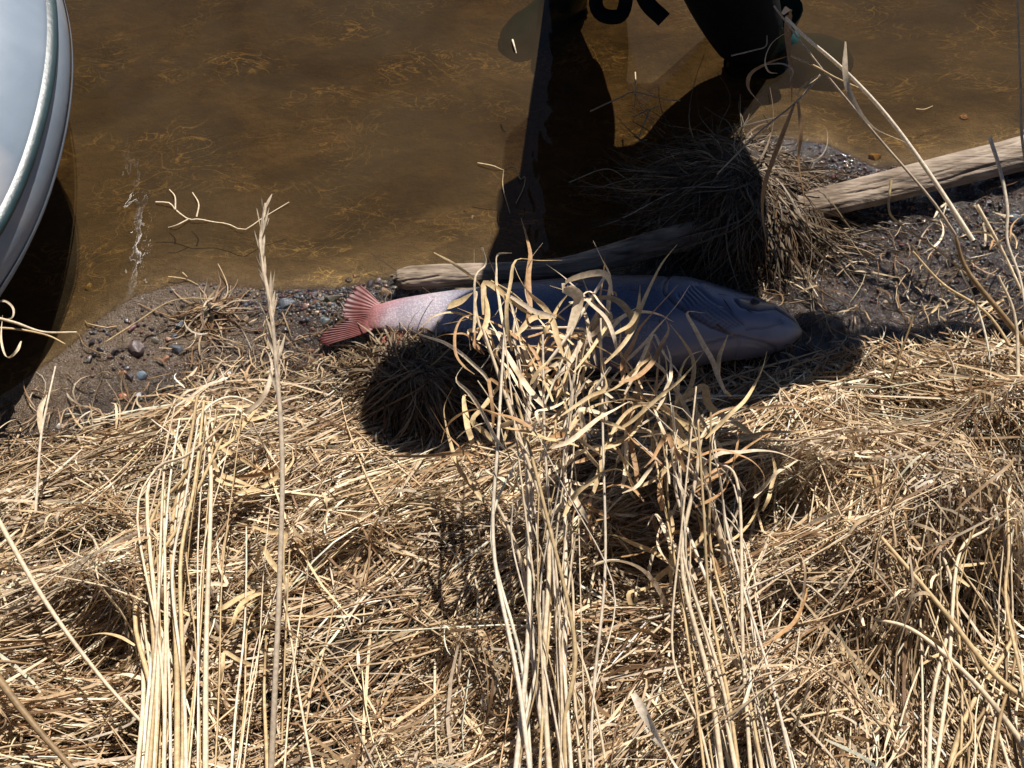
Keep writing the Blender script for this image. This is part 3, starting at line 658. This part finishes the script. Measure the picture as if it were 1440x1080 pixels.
def fan(n, b0, b1, mids, tips, z, w, cols, rg, jit=14):
    """n stems from base segment b0-b1 towards the box tips: straight runs with a bow, some broken or bent at a node"""
    out = []
    mx = np.mean([(m0[0] + m1[0]) / 2 for m0, m1 in mids]); my = np.mean([(m0[1] + m1[1]) / 2 for m0, m1 in mids]); hw = np.mean([(m1[0] - m0[0]) / 2 for m0, m1 in mids])
    for i in range(n):
        u = rg.random(); B = np.array((lerp(b0[0], b1[0], np.clip(u + rg.normal(0, .13), -.2, 1.2)), lerp(b0[1], b1[1], u), z[0] + .10 + rg.normal(0, .015)))
        M = np.array((mx + (u - .5) * 2 * hw + rg.normal(0, hw * .4), my + rg.normal(0, jit * 6), lerp(z[0], z[1], .55) + rg.normal(0, .02)))
        T = np.array((rg.uniform(tips[0], tips[2]), rg.uniform(tips[1], tips[3]), z[1] + rg.normal(0, .02)))
        p = [tuple(B), tuple(lerp(B, M, .5) + (lerp(B, T, .25) - lerp(B, M, .5)) * (.35, 0, 0) + rg.normal(0, 1, 3) * (1, 1, 0)), tuple(M), tuple(lerp(M, T, .5) + rg.normal(0, 3, 3) * (1, 1, 0))]
        e = rg.random()
        if e < .3: p = p[:3] + [tuple(lerp(M, T, rg.uniform(.1, .5)))]
        elif e < .5: p += [tuple(lerp(M, T, .8)), tuple(lerp(M, T, .8) + np.array((rg.normal(0, 45), rg.normal(0, 35), -.03)))]
        else: p.append(tuple(T))
        out.append((p, rg.uniform(*w) * rg.choice((.34, .45, .6, .82)), cols[rg.integers(len(cols))]))
    return out
def curls(n, box, z, w, cols, rg, size=(30, 95), ang=None):
    """dry leaf blades that spring from a stem: a run, a fold or a bow, then a pointed hanging end"""
    out = []
    for i in range(n):
        x, y = rg.uniform(box[0], box[2]), rg.uniform(box[1], box[3]); zz = rg.uniform(*z); L = rg.uniform(*size) * 2.1
        a = rg.uniform(.2, 2.9) if ang is None else rg.normal(*ang); p = [(x, y, zz)]; mode = rg.random(); sg = rg.choice((-1, 1)); kink = rg.integers(1, 5)
        for j in range(6):
            x += math.cos(a) * L / 6; y -= math.sin(a) * L / 6; zz += rg.normal(.002, .008) - .0035 * j; p.append((x, y, zz))
            if mode < .4: a += sg * rg.uniform(1.2, 2.4) if j == kink else rg.normal(0, .12)
            elif mode < .75: a += sg * rg.uniform(-.1, .55) * (1 + .5 * (j > 3))
            else: a += rg.normal(0, .16)
        out.append((p, rg.uniform(*w) * .56, cols[rg.integers(len(cols))]))
    return out
def z3(pts, z0, z1, f=3.0, ox=0, oy=0):
    n = len(pts); return [(ox + a / f, oy + b / f, lerp(z0, z1, i / (n - 1))) for i, (a, b) in enumerate(pts)]
g1 = np.random.default_rng(41)
LP = [LIGHT, PALE, LIGHT, TAN, PALE]; LB = [LIGHT, TAN, TAN, GREYT, BROWN]
# A: pale sheaf on the left that arches over to the right at its top
clump('pale upright sheaf of straw arching over to the side at its top', (235, 1090, .27),
      fan(24, (195, 1120), (290, 1120), [((180, 960), (285, 930)), ((205, 780), (290, 760)), ((215, 680), (300, 640))], (225, 545, 345, 600), (.29, .30), (4.5, 8), LP, g1, 12) +
      [([(265, 720, .27), (262, 640, .28), (285, 580, .28), (330, 558, .26), (392, 586, .22)], 5, PALE), ([(250, 740, .27), (268, 640, .28), (300, 590, .27), (360, 585, .24), (395, 600, .2)], 5, LIGHT)],
      curls(18, (220, 545, 330, 700), (.22, .28), (6, 12), LB, g1, (35, 80), (-.3, .6)) + curls(10, (180, 780, 320, 1000), (.27, .31), (6, 11), LB, g1, (30, 70)), 'standing clumps of dry grass', rj=g1)
# B: slim stems beside the seed stalk
clump('few slim bright stems standing beside the tall seed stalk', (375, 1090, .28),
      fan(9, (325, 1110), (440, 1110), [((340, 960), (420, 960)), ((360, 840), (420, 820))], (345, 700, 440, 790), (.28, .30), (4, 7), LP, g1, 10),
      curls(7, (300, 800, 430, 900), (.27, .31), (7, 12), LB, g1, (40, 80)), 'standing clumps of dry grass', rj=g1)
# C: the tall clump in front of the fish
clump('tall tangled straw clump with curled leaves standing before the fish body', (775, 1090, 0.28),
      fan(26, (735, 1130), (845, 1130), [((740, 940), (850, 930)), ((720, 780), (835, 760)), ((700, 650), (830, 620))], (665, 430, 870, 560), (.29, .53), (4.5, 8), LP, g1, 13) +
      [([(770, 1080, 0.3), (748, 900, 0.344), (742, 700, 0.388), (745, 560, 0.454), (800, 470, 0.498), (850, 390, 0.52)], 6, PALE), ([(760, 1000, 0.3), (735, 800, 0.344), (690, 690, 0.388)], 6, LIGHT),
       ([(745, 640, 0.41), (700, 520, 0.454), (672, 450, 0.476), (668, 392, 0.498), (683, 372, 0.498), (678, 348, 0.52)], 4, LIGHT), ([(690, 395, 0.476), (720, 412, 0.454), (752, 440, 0.432)], 3, TAN)],
      curls(85, (665, 440, 880, 640), (.42, .55), (6, 12), LB, g1, (35, 95)) + curls(30, (680, 560, 900, 740), (.36, .48), (7, 12), LB, g1, (35, 90)) + curls(14, (720, 700, 960, 960), (.27, .33), (6, 11), LB, g1, (35, 80)) +
      [([(630, 432, 0.432), (650, 425, 0.454), (665, 412, 0.476)], 13, TAN), ([(800, 470, 0.498), (815, 420, 0.52), (795, 400, 0.542), (848, 385, 0.542), (862, 415, 0.52)], 13, LIGHT), ([(880, 470, 0.476), (890, 450, 0.498), (860, 420, 0.498), (800, 425, 0.498)], 8, TAN)],
      'standing clumps of dry grass', rj=g1)
# D: leaning clump in front of the fish head
clump('leaning straw clump with broad curled leaves before the fish head', (1050, 1090, 0.29),
      fan(22, (985, 1130), (1115, 1130), [((960, 940), (1080, 920)), ((940, 790), (1050, 770)), ((920, 670), (1010, 640))], (890, 500, 1000, 620), (.29, .50), (4.5, 7.5), LP, g1, 12) +
      [([(1030, 830, 0.3), (1000, 700, 0.366), (975, 600, 0.41), (940, 530, 0.432), (918, 508, 0.454)], 7, LIGHT)],
      curls(36, (885, 530, 1030, 720), (.38, .50), (6, 12), LB, g1, (40, 90)) + curls(30, (900, 660, 1090, 950), (.30, .40), (7, 12), LB, g1, (40, 90)) +
      [([(960, 560, 0.432), (990, 545, 0.432), (1000, 575, 0.41), (1055, 610, 0.344), (1075, 660, 0.28)], 9, TAN), ([(820, 800, 0.3), (870, 790, 0.366), (915, 815, 0.366), (950, 880, 0.3)], 12, LIGHT), ([(890, 975, .43), (930, 1040, .44), (965, 1100, .44)], 11, PALE)],
      'standing clumps of dry grass', rj=g1)
# E: right foreground clump
clump('brownish slanting stems over the dark hollow of the right bank', (1380, 1090, .30),
      fan(22, (1230, 1120), (1470, 1120), [((1290, 960), (1440, 940)), ((1300, 820), (1440, 790))], (1240, 640, 1440, 760), (.29, .37), (5, 8.5), [TAN, LIGHT, DUN, TAN], g1, 14) +
      [([(1470, 1000, .36), (1400, 950, .37), (1320, 850, .38), (1230, 745, .38)], 8, TAN), ([(1470, 1090, .36), (1380, 970, .37), (1290, 890, .36), (1230, 870, .34)], 7, LIGHT), ([(1120, 830, .3), (1180, 790, .33), (1240, 750, .35), (1340, 715, .36)], 7, TAN)],
      curls(12, (1150, 700, 1420, 1000), (.28, .36), (6, 12), LB, g1, (40, 90)), 'standing clumps of dry grass', rj=g1)
# F: right edge clump reaching over the mud
clump('stiff pale stalks rising over the wet mud below the pole', (1440, 640, .22),
      [(z3([(1295, 580), (1340, 720), (1370, 880), (1370, 1020), (1430, 1200), (1470, 1500)], .34, .2, 3, 960, 0), 6, PALE), (z3([(1240, 865), (1300, 970), (1360, 1080), (1440, 1250)], .28, .2, 3, 960, 0), 6, LIGHT),
       (z3([(880, 760), (870, 880), (910, 940), (1080, 1060), (1250, 1200)], .26, .16, 3, 960, 0), 4, TAN), (z3([(1470, 400), (1350, 250), (1200, 60), (1150, -80)], .22, .34, 3, 960, 360), 9, DUN), (z3([(1480, 560), (1300, 260), (1100, 120), (970, -20)], .2, .28, 3, 960, 360), 5, TAN),
       (z3([(1410, 1100), (1415, 500), (1400, 250), (1330, 80)], .24, .34, 3, 960, 360), 6, LIGHT), (z3([(1300, 700), (1290, 400), (1230, 180), (1170, 60)], .2, .3, 3, 960, 360), 4, PALE),
       (z3([(1180, 720), (1150, 500), (1110, 400)], .16, .22, 3, 960, 360), 5, PALE), (z3([(1250, 1000), (1280, 760), (1270, 560)], .26, .33, 3, 960, 360), 6, DUN), (z3([(1190, 1000), (1230, 760), (1255, 570)], .25, .33, 3, 960, 360), 5, TAN), (z3([(870, 540), (930, 380), (980, 240)], .14, .2, 3, 960, 360), 4, DUN)],
      curls(16, (1290, 300, 1440, 460), (.10, .2), (4, 7), LB, g1, (15, 40)), 'standing clumps of dry grass', rj=g1)
# G: bent reeds over the hummock
clump('two long bent reeds with hanging brown leaves over the hummock', (1368, 345, .14),
      [(z3([(1225, 1015), (1080, 790), (940, 590), (820, 440), (700, 315), (600, 225), (520, 160), (435, 75)], .14, .46, 3, 960, 0), 7.5, PALE), (z3([(1150, 990), (1040, 830), (820, 575), (700, 430), (590, 295), (480, 150), (385, 25)], .14, .44, 3, 960, 0), 4.5, GREYT),
       (z3([(455, 235), (560, 280), (640, 325), (740, 370)], .38, .33, 3, 960, 0), 3.5, TAN), (z3([(580, 315), (480, 430), (320, 560), (145, 735)], .34, .24, 3, 960, 0), 4, GREYT), (z3([(205, 235), (300, 212), (350, 195), (356, 150)], .36, .38, 3, 960, 0), 2.2, GREYT)],
      [(z3([(420, 60), (448, 42), (440, 140), (455, 300), (460, 430)], .44, .30, 3, 960, 0), 10, BROWN), (z3([(450, 130), (380, 180), (350, 250), (362, 300), (400, 310)], .41, .34, 3, 960, 0), 4, GREYT), (z3([(455, 235), (370, 265), (290, 310), (275, 370), (320, 430), (370, 470)], .38, .26, 3, 960, 0), 6, BROWN),
       (z3([(340, 275), (420, 270), (465, 300), (448, 350)], .36, .34, 3, 960, 0), 3, GREYT), (z3([(485, 430), (495, 560), (485, 680), (510, 830), (535, 1070)], .32, .14, 3, 960, 0), 9, BROWN), (z3([(470, 440), (400, 620), (345, 780), (335, 900), (360, 1060)], .32, .14, 3, 960, 0), 7, BROWN),
       (z3([(685, 175), (685, 300), (710, 400), (800, 530), (940, 600)], .40, .30, 3, 960, 0), 8, GREYT), (z3([(580, 315), (500, 375), (485, 420)], .34, .32, 3, 960, 0), 5, TAN)], 'reeds over the hummock', 'reed', 'bent_reeds', rj=g1)
def single(label, pts, w_, col, cat='grass stalk', name='grass_stalk', leaves=(), group='single grass stalks', kind='stem'):
    root = empty(name, P(*pts[0]), label, cat, group); stalk_mesh('stem', pts, w_, col, root, kind, rj=g1, n=26)
    for p, w2, c in leaves: stalk_mesh('leaf', p, w2, c, root, 'leaf', rj=g1)
    return root
# tall seed stalk
st = [(380, 1110, .34), (386, 980, .40), (393, 820, .46), (397, 650, .52), (389, 520, .57), (380, 430, .60), (366, 350, .63), (374, 286, .65)]
sd = single('single tall greyish seed stalk rising over the waterline', st, 6.5, GREYT * 1.15)
rp = spline(np.array([P(*p) for p in st]), 60); sp_n = 46; k0 = 30 + (np.arange(sp_n) / sp_n * 29).astype(int); aa = g1.uniform(0, 6.28, sp_n); Ls = g1.uniform(.02, .05, sp_n)
tt_ = np.linspace(0, 1, 6)[None, :, None]; dirs = unit(unit(rp[np.minimum(k0 + 1, 59)] - rp[k0]) * 2.4 + np.stack([np.cos(aa), np.sin(aa) * .3, np.sin(aa) * .6], -1) * .8)
pp = rp[k0][:, None] + dirs[:, None] * Ls[:, None, None] * tt_
V, F, m_ = ribbons(pp, g1.uniform(.0028, .005, sp_n), g1.normal(0, 1, sp_n), g1.normal(0, 1, sp_n), .4)
props(put('seed_head', mesh('seed_head', V, F, STRAW, np.repeat(GREYT * g1.uniform(.8, 1.35, (sp_n, 1)), m_, 0), False), sd), 'loose feathery seed head')
single('long thin straw slanting across the left grass mat', [(-20, 700, .33), (60, 840, .33), (140, 950, .32), (208, 1025, .31)], 6, LIGHT)
single('bent straw standing on the sand by the boat shadow', [(50, 720, .16), (57, 620, .19), (66, 570, .2), (78, 515, .21)], 4, PALE, leaves=[([(58, 610, .19), (56, 580, .2), (66, 555, .2)], 7, LIGHT)])
single('thick dull straw at the bottom corner below the left mat', [(-20, 930, .36), (40, 1010, .36), (110, 1090, .35)], 9, DUN)
single('thin straight stalk standing upright above the far end of the pole', [(1460, 330, .2), (1438, 200, .34), (1435, 120, .42), (1430, -20, .55)], 5, GREYT)
single('short straw lying on the sand toward the tiny tuft', z3([(450, 360), (560, 290), (700, 200), (800, 178), (900, 185)], .05, .05, 3, 0, 360), 2.5, TAN)
lb = clump('lit ends of grass blades poking out over the boat shadow', (-10, 470, .2),
      [(z3([(-60, 250), (60, 280), (180, 320), (325, 322)], .2, .2, 3, 0, 360), 5, LIGHT), (z3([(-60, 300), (80, 310), (200, 335), (275, 372)], .2, .17, 3, 0, 360), 4, TAN)],
      [(z3([(-30, 200), (20, 190), (55, 220), (50, 260), (0, 265)], .2, .2, 3, 0, 360), 3, GREYT), (z3([(90, 360), (70, 400), (30, 425), (5, 350), (10, 250)], .19, .2, 3, 0, 360), 4, LIGHT), (z3([(-40, 760), (30, 705), (80, 685)], .12, .13, 3, 0, 360), 4, LIGHT)], 'straws by the boat', rj=g1)
# straws floating on or poking out of the water
def floater(label, lines, f, ox, oy, w_=2.6, col=TAN):
    p0 = P(ox + lines[0][0][0] / f, oy + lines[0][0][1] / f, .004); root = empty('floating_straw', p0, label, 'straw', 'straws on the water')
    for ln in lines:
        W = np.array([P(ox + a / f, oy + b / f, .004 + .004 * math.sin(i * 2.1)) for i, (a, b) in enumerate(ln)])
        V, F, m = tubes(spline(W, 20)[None], np.array([w_ / PXM / 2]), 5, .6); put('twig', mesh('twig', V, F, STRAW, np.tile(col, (len(V), 1))), root)
floater('forked pale straw floating beside the tall seed stalk', [[(657, 853), (715, 857), (740, 885), (795, 925), (840, 925), (900, 937), (960, 945), (1030, 970), (1100, 925), (1220, 853)], [(795, 925), (745, 950), (710, 960)], [(740, 885), (738, 830), (715, 800)], [(830, 915), (838, 860), (812, 812)]], 3, 0, 0, 3, LIGHT)
floater('looped straw floating beside the edge of the leg shadow', [[(575, 688), (640, 700), (685, 718), (725, 705), (755, 755), (775, 745), (770, 790), (737, 857)], [(685, 718), (682, 790), (712, 900)]], 3, 480, 0)
floater('thin crossed straws in the sunny gap between the leg shadows', [[(1240, 305), (1243, 385), (1236, 450)], [(1050, 470), (1180, 410), (1240, 388), (1360, 418), (1430, 425)], [(1230, 495), (1290, 465), (1340, 447)], [(1300, 465), (1255, 585), (1290, 590)]], 3, 480, 0, 3)
floater('long thin straw floating in the person shadow toward the hummock', [[(960, 770), (1115, 713), (1210, 760), (1335, 848)], [(1210, 760), (1300, 700), (1420, 660)]], 3, 480, 0, 2.2)
floater('tiny yellow straw alone on the water beyond the pole', [[(985, 460), (1020, 461), (1055, 447)]], 3, 960, 0, 2)
floater('pale stub of straw poking from the water by the submerged boot', [[(722, 168), (730, 195), (738, 225)]], 3, 480, 0, 4, PALE)
floater('small straws drifting against the waterline', [[(710, 88), (750, 92), (790, 100), (835, 122)], [(770, 70), (790, 88)]], 3, 0, 360, 2.5)

# ================================================================== inflatable boat
def boat():
    cx, cy, cz = -1.515, 1.34, .235; A, B, Cc = .64, .86, .245; e1, e2 = .95, .95
    n, m = 60, 160
    la = np.linspace(-math.pi / 2 + .02, math.pi / 2 - .02, n); lo = np.linspace(0, 2 * math.pi, m, endpoint=False)
    sg = lambda v, e: np.sign(v) * np.abs(v) ** e
    def surf(la, lo, off=0.0):
        X = (A + off) * sg(np.cos(la), e1) * sg(np.cos(lo), e2); Y = (B + off) * sg(np.cos(la), e1) * sg(np.sin(lo), e2); Z = (Cc + off) * sg(np.sin(la), e1)
        Z = Z + .16 * np.clip(-Y / B - .05, 0, 1) ** 2                 # upswept end
        return np.stack([cx + X, cy + Y, cz + Z], -1)
    root = empty('inflatable_boat', (cx, cy, 0), 'pale grey inflatable boat with green rubbing strip beached at the bank', 'boat')
    m1, t, b, out = new_mat('grey_hull_fabric'); v = obj_vec(t)
    nn = noise(t, 5, 5, .6, .4, v); st = noise(t, 2.2, 3, .5, .2, v)
    c = ramp(t, nn.outputs[0], [(.3, (.16, .20, .25)), (.7, (.21, .255, .305))]).outputs[0]
    sm = ramp(t, st.outputs[0], [(.54, (0, 0, 0)), (.68, (1, 1, 1))]); c = mixc(t, math_(t, 'MULTIPLY', sm.outputs[0], .5), c, (.55, .47, .40))
    t.links.new(c, b.inputs['Base Color']); b.inputs['Roughness'].default_value = .42; b.inputs['Coat Weight'].default_value = .1; b.inputs['Coat Roughness'].default_value = .15
    t.links.new(bump(t, noise(t, 30, 3, .5, 0, v).outputs[0], .08, .01), b.inputs['Normal'])
    put('hull', mesh('hull', surf(la[:, None], lo[None, :]), grid_faces(n, m, True), m1), root)
    band = np.linspace(.15, .245, 9); bo = .004 + .009 * np.sin(np.linspace(0, math.pi, 9))
    m2 = plain('green_rubber', (.010, .026, .030), (.020, .045, .050), 25, .38, .2, .003)
    put('rubbing_strip', mesh('rubbing_strip', surf(band[:, None], lo[None, :], bo[:, None]), grid_faces(9, m, True), m2), root)
    l2 = np.linspace(-.16, -.10, 5); put('seam', mesh('seam', surf(l2[:, None], lo[None, :], .003 + .002 * np.sin(np.linspace(0, 3.14, 5))[:, None]), grid_faces(5, m, True), m1), root)
    q = surf(np.array(.95), np.array(1.2)); bm = bmesh.new(); bmesh.ops.create_cone(bm, cap_ends=True, segments=20, radius1=.035, radius2=.03, depth=.02)
    vm = bpy.data.meshes.new('valve'); bm.to_mesh(vm); bm.free(); vm.materials.append(m2); o = put('valve', vm, root); o.location = Vector(q)
boat()

# ================================================================== wading person (mostly above the frame; sun behind)
def skin(name, verts, edges, mat, parent, rootv=0, sub=2):
    me = bpy.data.meshes.new(name); me.from_pydata([v[:3] for v in verts], edges, []); o = put(name, me, parent); me.materials.append(mat)
    o.modifiers.new('skin', 'SKIN').use_smooth_shade = True
    sv = me.skin_vertices[0].data
    for i, v in enumerate(verts):
        sv[i].radius = (v[3], v[4] if len(v) > 4 else v[3]); sv[i].use_root = (i == rootv)
    sb = o.modifiers.new('sub', 'SUBSURF'); sb.levels = sub; sb.render_levels = sub
    return o
def person():
    FL, FR = P(795, -5, -.12), P(1068, 62, -.02)
    zl, zr = float(terrain(FL[0], FL[1])), float(terrain(FR[0], FR[1]))
    root = empty('person', (.32, 1.93, min(zl, zr)), 'person in dark waders and green rubber boots standing in the water', 'person')
    dark = plain('dark_wader_cloth', (.003, .0035, .004), (.007, .008, .009), 40, .9, .4, .004, .12)
    jm = plain('dark_jacket_cloth', (.02, .024, .03), (.045, .05, .055), 40, .75, .5, .006)
    sk = plain('skin', (.42, .26, .18), (.55, .36, .26), 60, .5, .2, .001); gb = plain('green_boot_rubber', (.005, .022, .019), (.012, .042, .036), 30, .25, .2, .003)
    pel = (.33, 1.96, .62)
    KR = P(1000, -75, .30)
    V = [(*pel, .17, .14), (.235, 1.955, .46, .135), (.205, 1.95, .22, .12), (FL[0] + .04, FL[1] + .02, zl + .20, .09),
         (.425, 1.95, .48, .15), (KR[0], KR[1], KR[2], .118), (FR[0], FR[1], zr + .05, .085),
         (.335, 1.88, .84, .19, .15), (.35, 1.76, 1.02, .21, .155), (.40, 1.68, 1.14, .15, .12), (.43, 1.62, 1.22, .06), (.445, 1.58, 1.29, .078, .088), (.45, 1.55, 1.37, .085, .098), (.45, 1.545, 1.43, .05, .06),
         (.14, 1.73, 1.08, .095), (-.02, 1.50, .93, .075), (.09, 1.44, .84, .058),
         (.61, 1.68, 1.10, .105), (.71, 1.64, .92, .08), (.72, 1.68, .84, .058), (.45, 1.46, 1.33, .018)]
    E = [(0, 1), (1, 2), (2, 3), (0, 4), (4, 5), (5, 6), (0, 7), (7, 8), (8, 9), (9, 10), (10, 11), (11, 12), (12, 13), (8, 14), (14, 15), (15, 16), (8, 17), (17, 18), (18, 19), (11, 20)]
    body = skin('body', V, E, dark, root)
    # jacket with a flared hem over trunk and hips
    nu, nv = 22, 40; u = np.linspace(0, 1, nu)[:, None]; a = np.linspace(0, 2 * math.pi, nv, endpoint=False)[None, :]
    zz = lerp(.56, 1.19, u); wx = np.interp(u, [0, .25, .6, .8, .93, 1], [.25, .25, .28, .28, .19, .09]); wy = np.interp(u, [0, .25, .6, .85, 1], [.19, .17, .185, .16, .085])
    fold = 1 + .03 * np.sin(a * 9 + u * 5) * (1 - u) + .02 * np.sin(a * 5 - u * 11)
    put('jacket', mesh('jacket', np.stack([np.interp(u, [0, .4, .8, 1], [.345, .36, .39, .42]) + wx * np.cos(a) * fold, np.interp(u, [0, .4, .7, 1], [1.95, 1.88, 1.77, 1.66]) + wy * np.sin(a) * fold, zz + 0 * a], -1), grid_faces(nu, nv, True), jm), root)
    for s, sh, el, wr in ((-1, (.15, 1.70, 1.07), (-.01, 1.50, .93), (.08, 1.46, .86)), (1, (.57, 1.68, 1.10), (.71, 1.64, .92), (.72, 1.69, .86))):
        pt = spline([sh, tuple(lerp(np.array(sh), np.array(el), .5)), el, wr], 18)[None]
        r = np.interp(np.linspace(0, 1, 18), [0, .5, .75, 1], [.13, .11, .105, .075]) * (1 + .06 * np.sin(np.arange(18) * 1.3))
        T, S, Nn = frames(pt); aa = np.arange(16) * 2 * math.pi / 16
        W = pt[0][:, None] + r[:, None, None] * (S[0][:, None] * np.cos(aa)[None, :, None] + Nn[0][:, None] * np.sin(aa)[None, :, None])
        put('sleeve', mesh('sleeve', W, grid_faces(18, 16, True), jm), root)
    hat = []; prof = [(.185, 1.385), (.18, 1.382), (.105, 1.395), (.10, 1.43), (.09, 1.48), (.06, 1.505), (.002, 1.51)]
    hv = np.array([[(.45 + r * math.cos(q), 1.545 + r * 1.08 * math.sin(q), z) for q in np.linspace(0, 2 * math.pi, 32, endpoint=False)] for r, z in prof])
    put('hat', mesh('hat', hv, grid_faces(len(prof), 32, True), jm), root)
    for sx in (-.03, .03):
        bm = bmesh.new(); bmesh.ops.create_uvsphere(bm, u_segments=12, v_segments=8, radius=.012); em = bpy.data.meshes.new('eye'); bm.to_mesh(em); bm.free(); em.materials.append(sk); put('eye', em, root).location = Vector((.45 + sx, 1.468, 1.365))
    # hands closed on what they hold
    for sx, wr in ((-1, np.array((.09, 1.44, .84))), (1, np.array((.72, 1.68, .84)))):
        d = np.array((0, -1, -.25)) / 1.03; acr = np.array((.0, .25, -1)); 
        hv = [(*wr, .026), (*(wr + d * .06), .036, .018)]; he = [(0, 1)]
        for f in range(4):
            b0 = wr + d * .09 + acr * (-.03 + f * .02); i = len(hv); L = (.036, .042, .04, .03)[f]
            hv += [(*b0, .010), (*(b0 + d * L * .8 + np.array((-sx * .012, 0, 0))), .0095), (*(b0 + d * L * .6 + np.array((-sx * .04, 0, 0))), .0085), (*(b0 - d * .002 + np.array((-sx * .05, 0, 0))), .008)]
            he += [(1, i), (i, i + 1), (i + 1, i + 2), (i + 2, i + 3)]
        i = len(hv); hv += [(*(wr + d * .04 + acr * -.035 + np.array((-sx * .02, 0, 0))), .012), (*(wr + d * .07 + acr * -.05 + np.array((-sx * .035, 0, 0))), .0095)]; he += [(1, i), (i, i + 1)]
        skin('hand', hv, he, sk, root, 0, 1)
    # boots: foot + ankle, lofted
    def boot(heel, toe, zg, shaft):
        heel, toe = np.array(heel), np.array(toe); d = unit(toe - heel); sd = np.array((-d[1], d[0])); L = np.linalg.norm(toe - heel)
        ts = np.linspace(0, 1, 26); hw = np.interp(ts, [0, .05, .25, .5, .72, .9, .97, 1], [.012, .034, .037, .036, .05, .043, .026, .006]); ht = np.interp(ts, [0, .04, .25, .4, .6, .8, .93, 1], [.06, .11, .135, .115, .085, .068, .05, .02])
        q = np.arange(24) * 2 * math.pi / 24; cq, sq = np.cos(q), np.sin(q); W = []
        for t_, w_, h_ in zip(ts, hw, ht):
            c = heel + d * L * t_; lat = w_ * np.sign(cq) * np.abs(cq) ** .8; up = h_ / 2 + h_ / 2 * np.sign(sq) * np.abs(sq) ** (.6)
            W.append(np.stack([c[0] + sd[0] * lat, c[1] + sd[1] * lat, zg + up], -1))
        o = put('boot', mesh('boot', np.array(W), grid_faces(26, 24, True), gb), root)
        ank = np.array((*(heel + d * .075), zg + .07)); pt = spline([tuple(ank), tuple(lerp(ank, np.array(shaft), .5)), tuple(shaft)], 10)[None]
        V, F, m_ = tubes(pt, np.array([.058]), 20, 1.35); put('boot_shaft', mesh('boot_shaft', V, F, gb), o)
        sl_ = [np.stack([heel[0] + d[0] * L * t_ + sd[0] * (w_ + .006) * cq, heel[1] + d[1] * L * t_ + sd[1] * (w_ + .006) * cq, zg + .008 + .008 * sq], -1) for t_, w_ in zip(ts, hw)]
        put('sole', mesh('sole', np.array(sl_), grid_faces(26, 24, True), dark), o)
    boot((FL[0] + .05, FL[1] + .06), (FL[0] - .16, FL[1] - .12), zl + .0, (FL[0] + .035, FL[1] + .02, zl + .27))
    boot((FR[0] - .07, FR[1] + .0), (FR[0] + .24, FR[1] + .01), zr + .0, (FR[0], FR[1] + .01, zr + .18))
    # dangling black straps of the wader belt
    for pts, w_ in (([(.16, 1.86, .60), (.19, 1.80, .34), tuple(P(838, 5, .20)), tuple(P(862, 24, .185)), tuple(P(880, 4, .20)), (.23, 1.82, .36), (.20, 1.86, .60)], .030), ([(.18, 1.86, .58), (.24, 1.80, .34), tuple(P(905, -6, .21)), tuple(P(934, 28, .17))], .034)):
        pt = spline(pts, 40)[None]; T = unit(np.gradient(pt[0], axis=0)); vd = unit(np.array((0, 0, CAM_H)) - pt[0]); S = unit(np.cross(T, np.array((.15, -.75, .6))))
        W = np.stack([pt[0] - S * w_ / 2, pt[0] + S * w_ / 2], 1); o = put('strap', mesh('strap', W, grid_faces(40, 2), dark), root); md = o.modifiers.new('thick', 'SOLIDIFY'); md.thickness = .003
    return root
person()
def shadow_oar():  # out-of-view piece added only to throw the dark band across the mud
    root = empty('shadow_oar', (.78, 1.51, .80), 'unseen made-up paddle by the wading person, added to cast a shadow band', 'shadow_oar')
    wm = plain('shadow_oar_wood', (.30, .17, .07), (.45, .28, .13), 12, .35, .2, .002)
    p = spline([(.52, 1.59, .80), (.9, 1.60, .80), (1.3, 1.62, .80), (1.75, 1.64, .79)], 20)[None]; V, F, m = tubes(p, np.array([.026]), 14, 1.0); put('shaft', mesh('shaft', V, F, wm), root)
    t = np.linspace(0, 1, 16)[:, None]; hw = np.interp(t, [0, .2, .7, .95, 1], [.021, .06, .085, .08, .05]); th = np.interp(t, [0, .3, 1], [.02, .01, .007]); q = np.arange(16)[None, :] * 2 * math.pi / 16
    W = np.stack([1.72 + .5 * t + 0 * q, 1.64 + .03 * t + hw * np.cos(q), .79 + th * np.sin(q)], -1); put('blade', mesh('blade', W, grid_faces(16, 16, True), wm), root)
shadow_oar()
print('grass tris', NTRI)
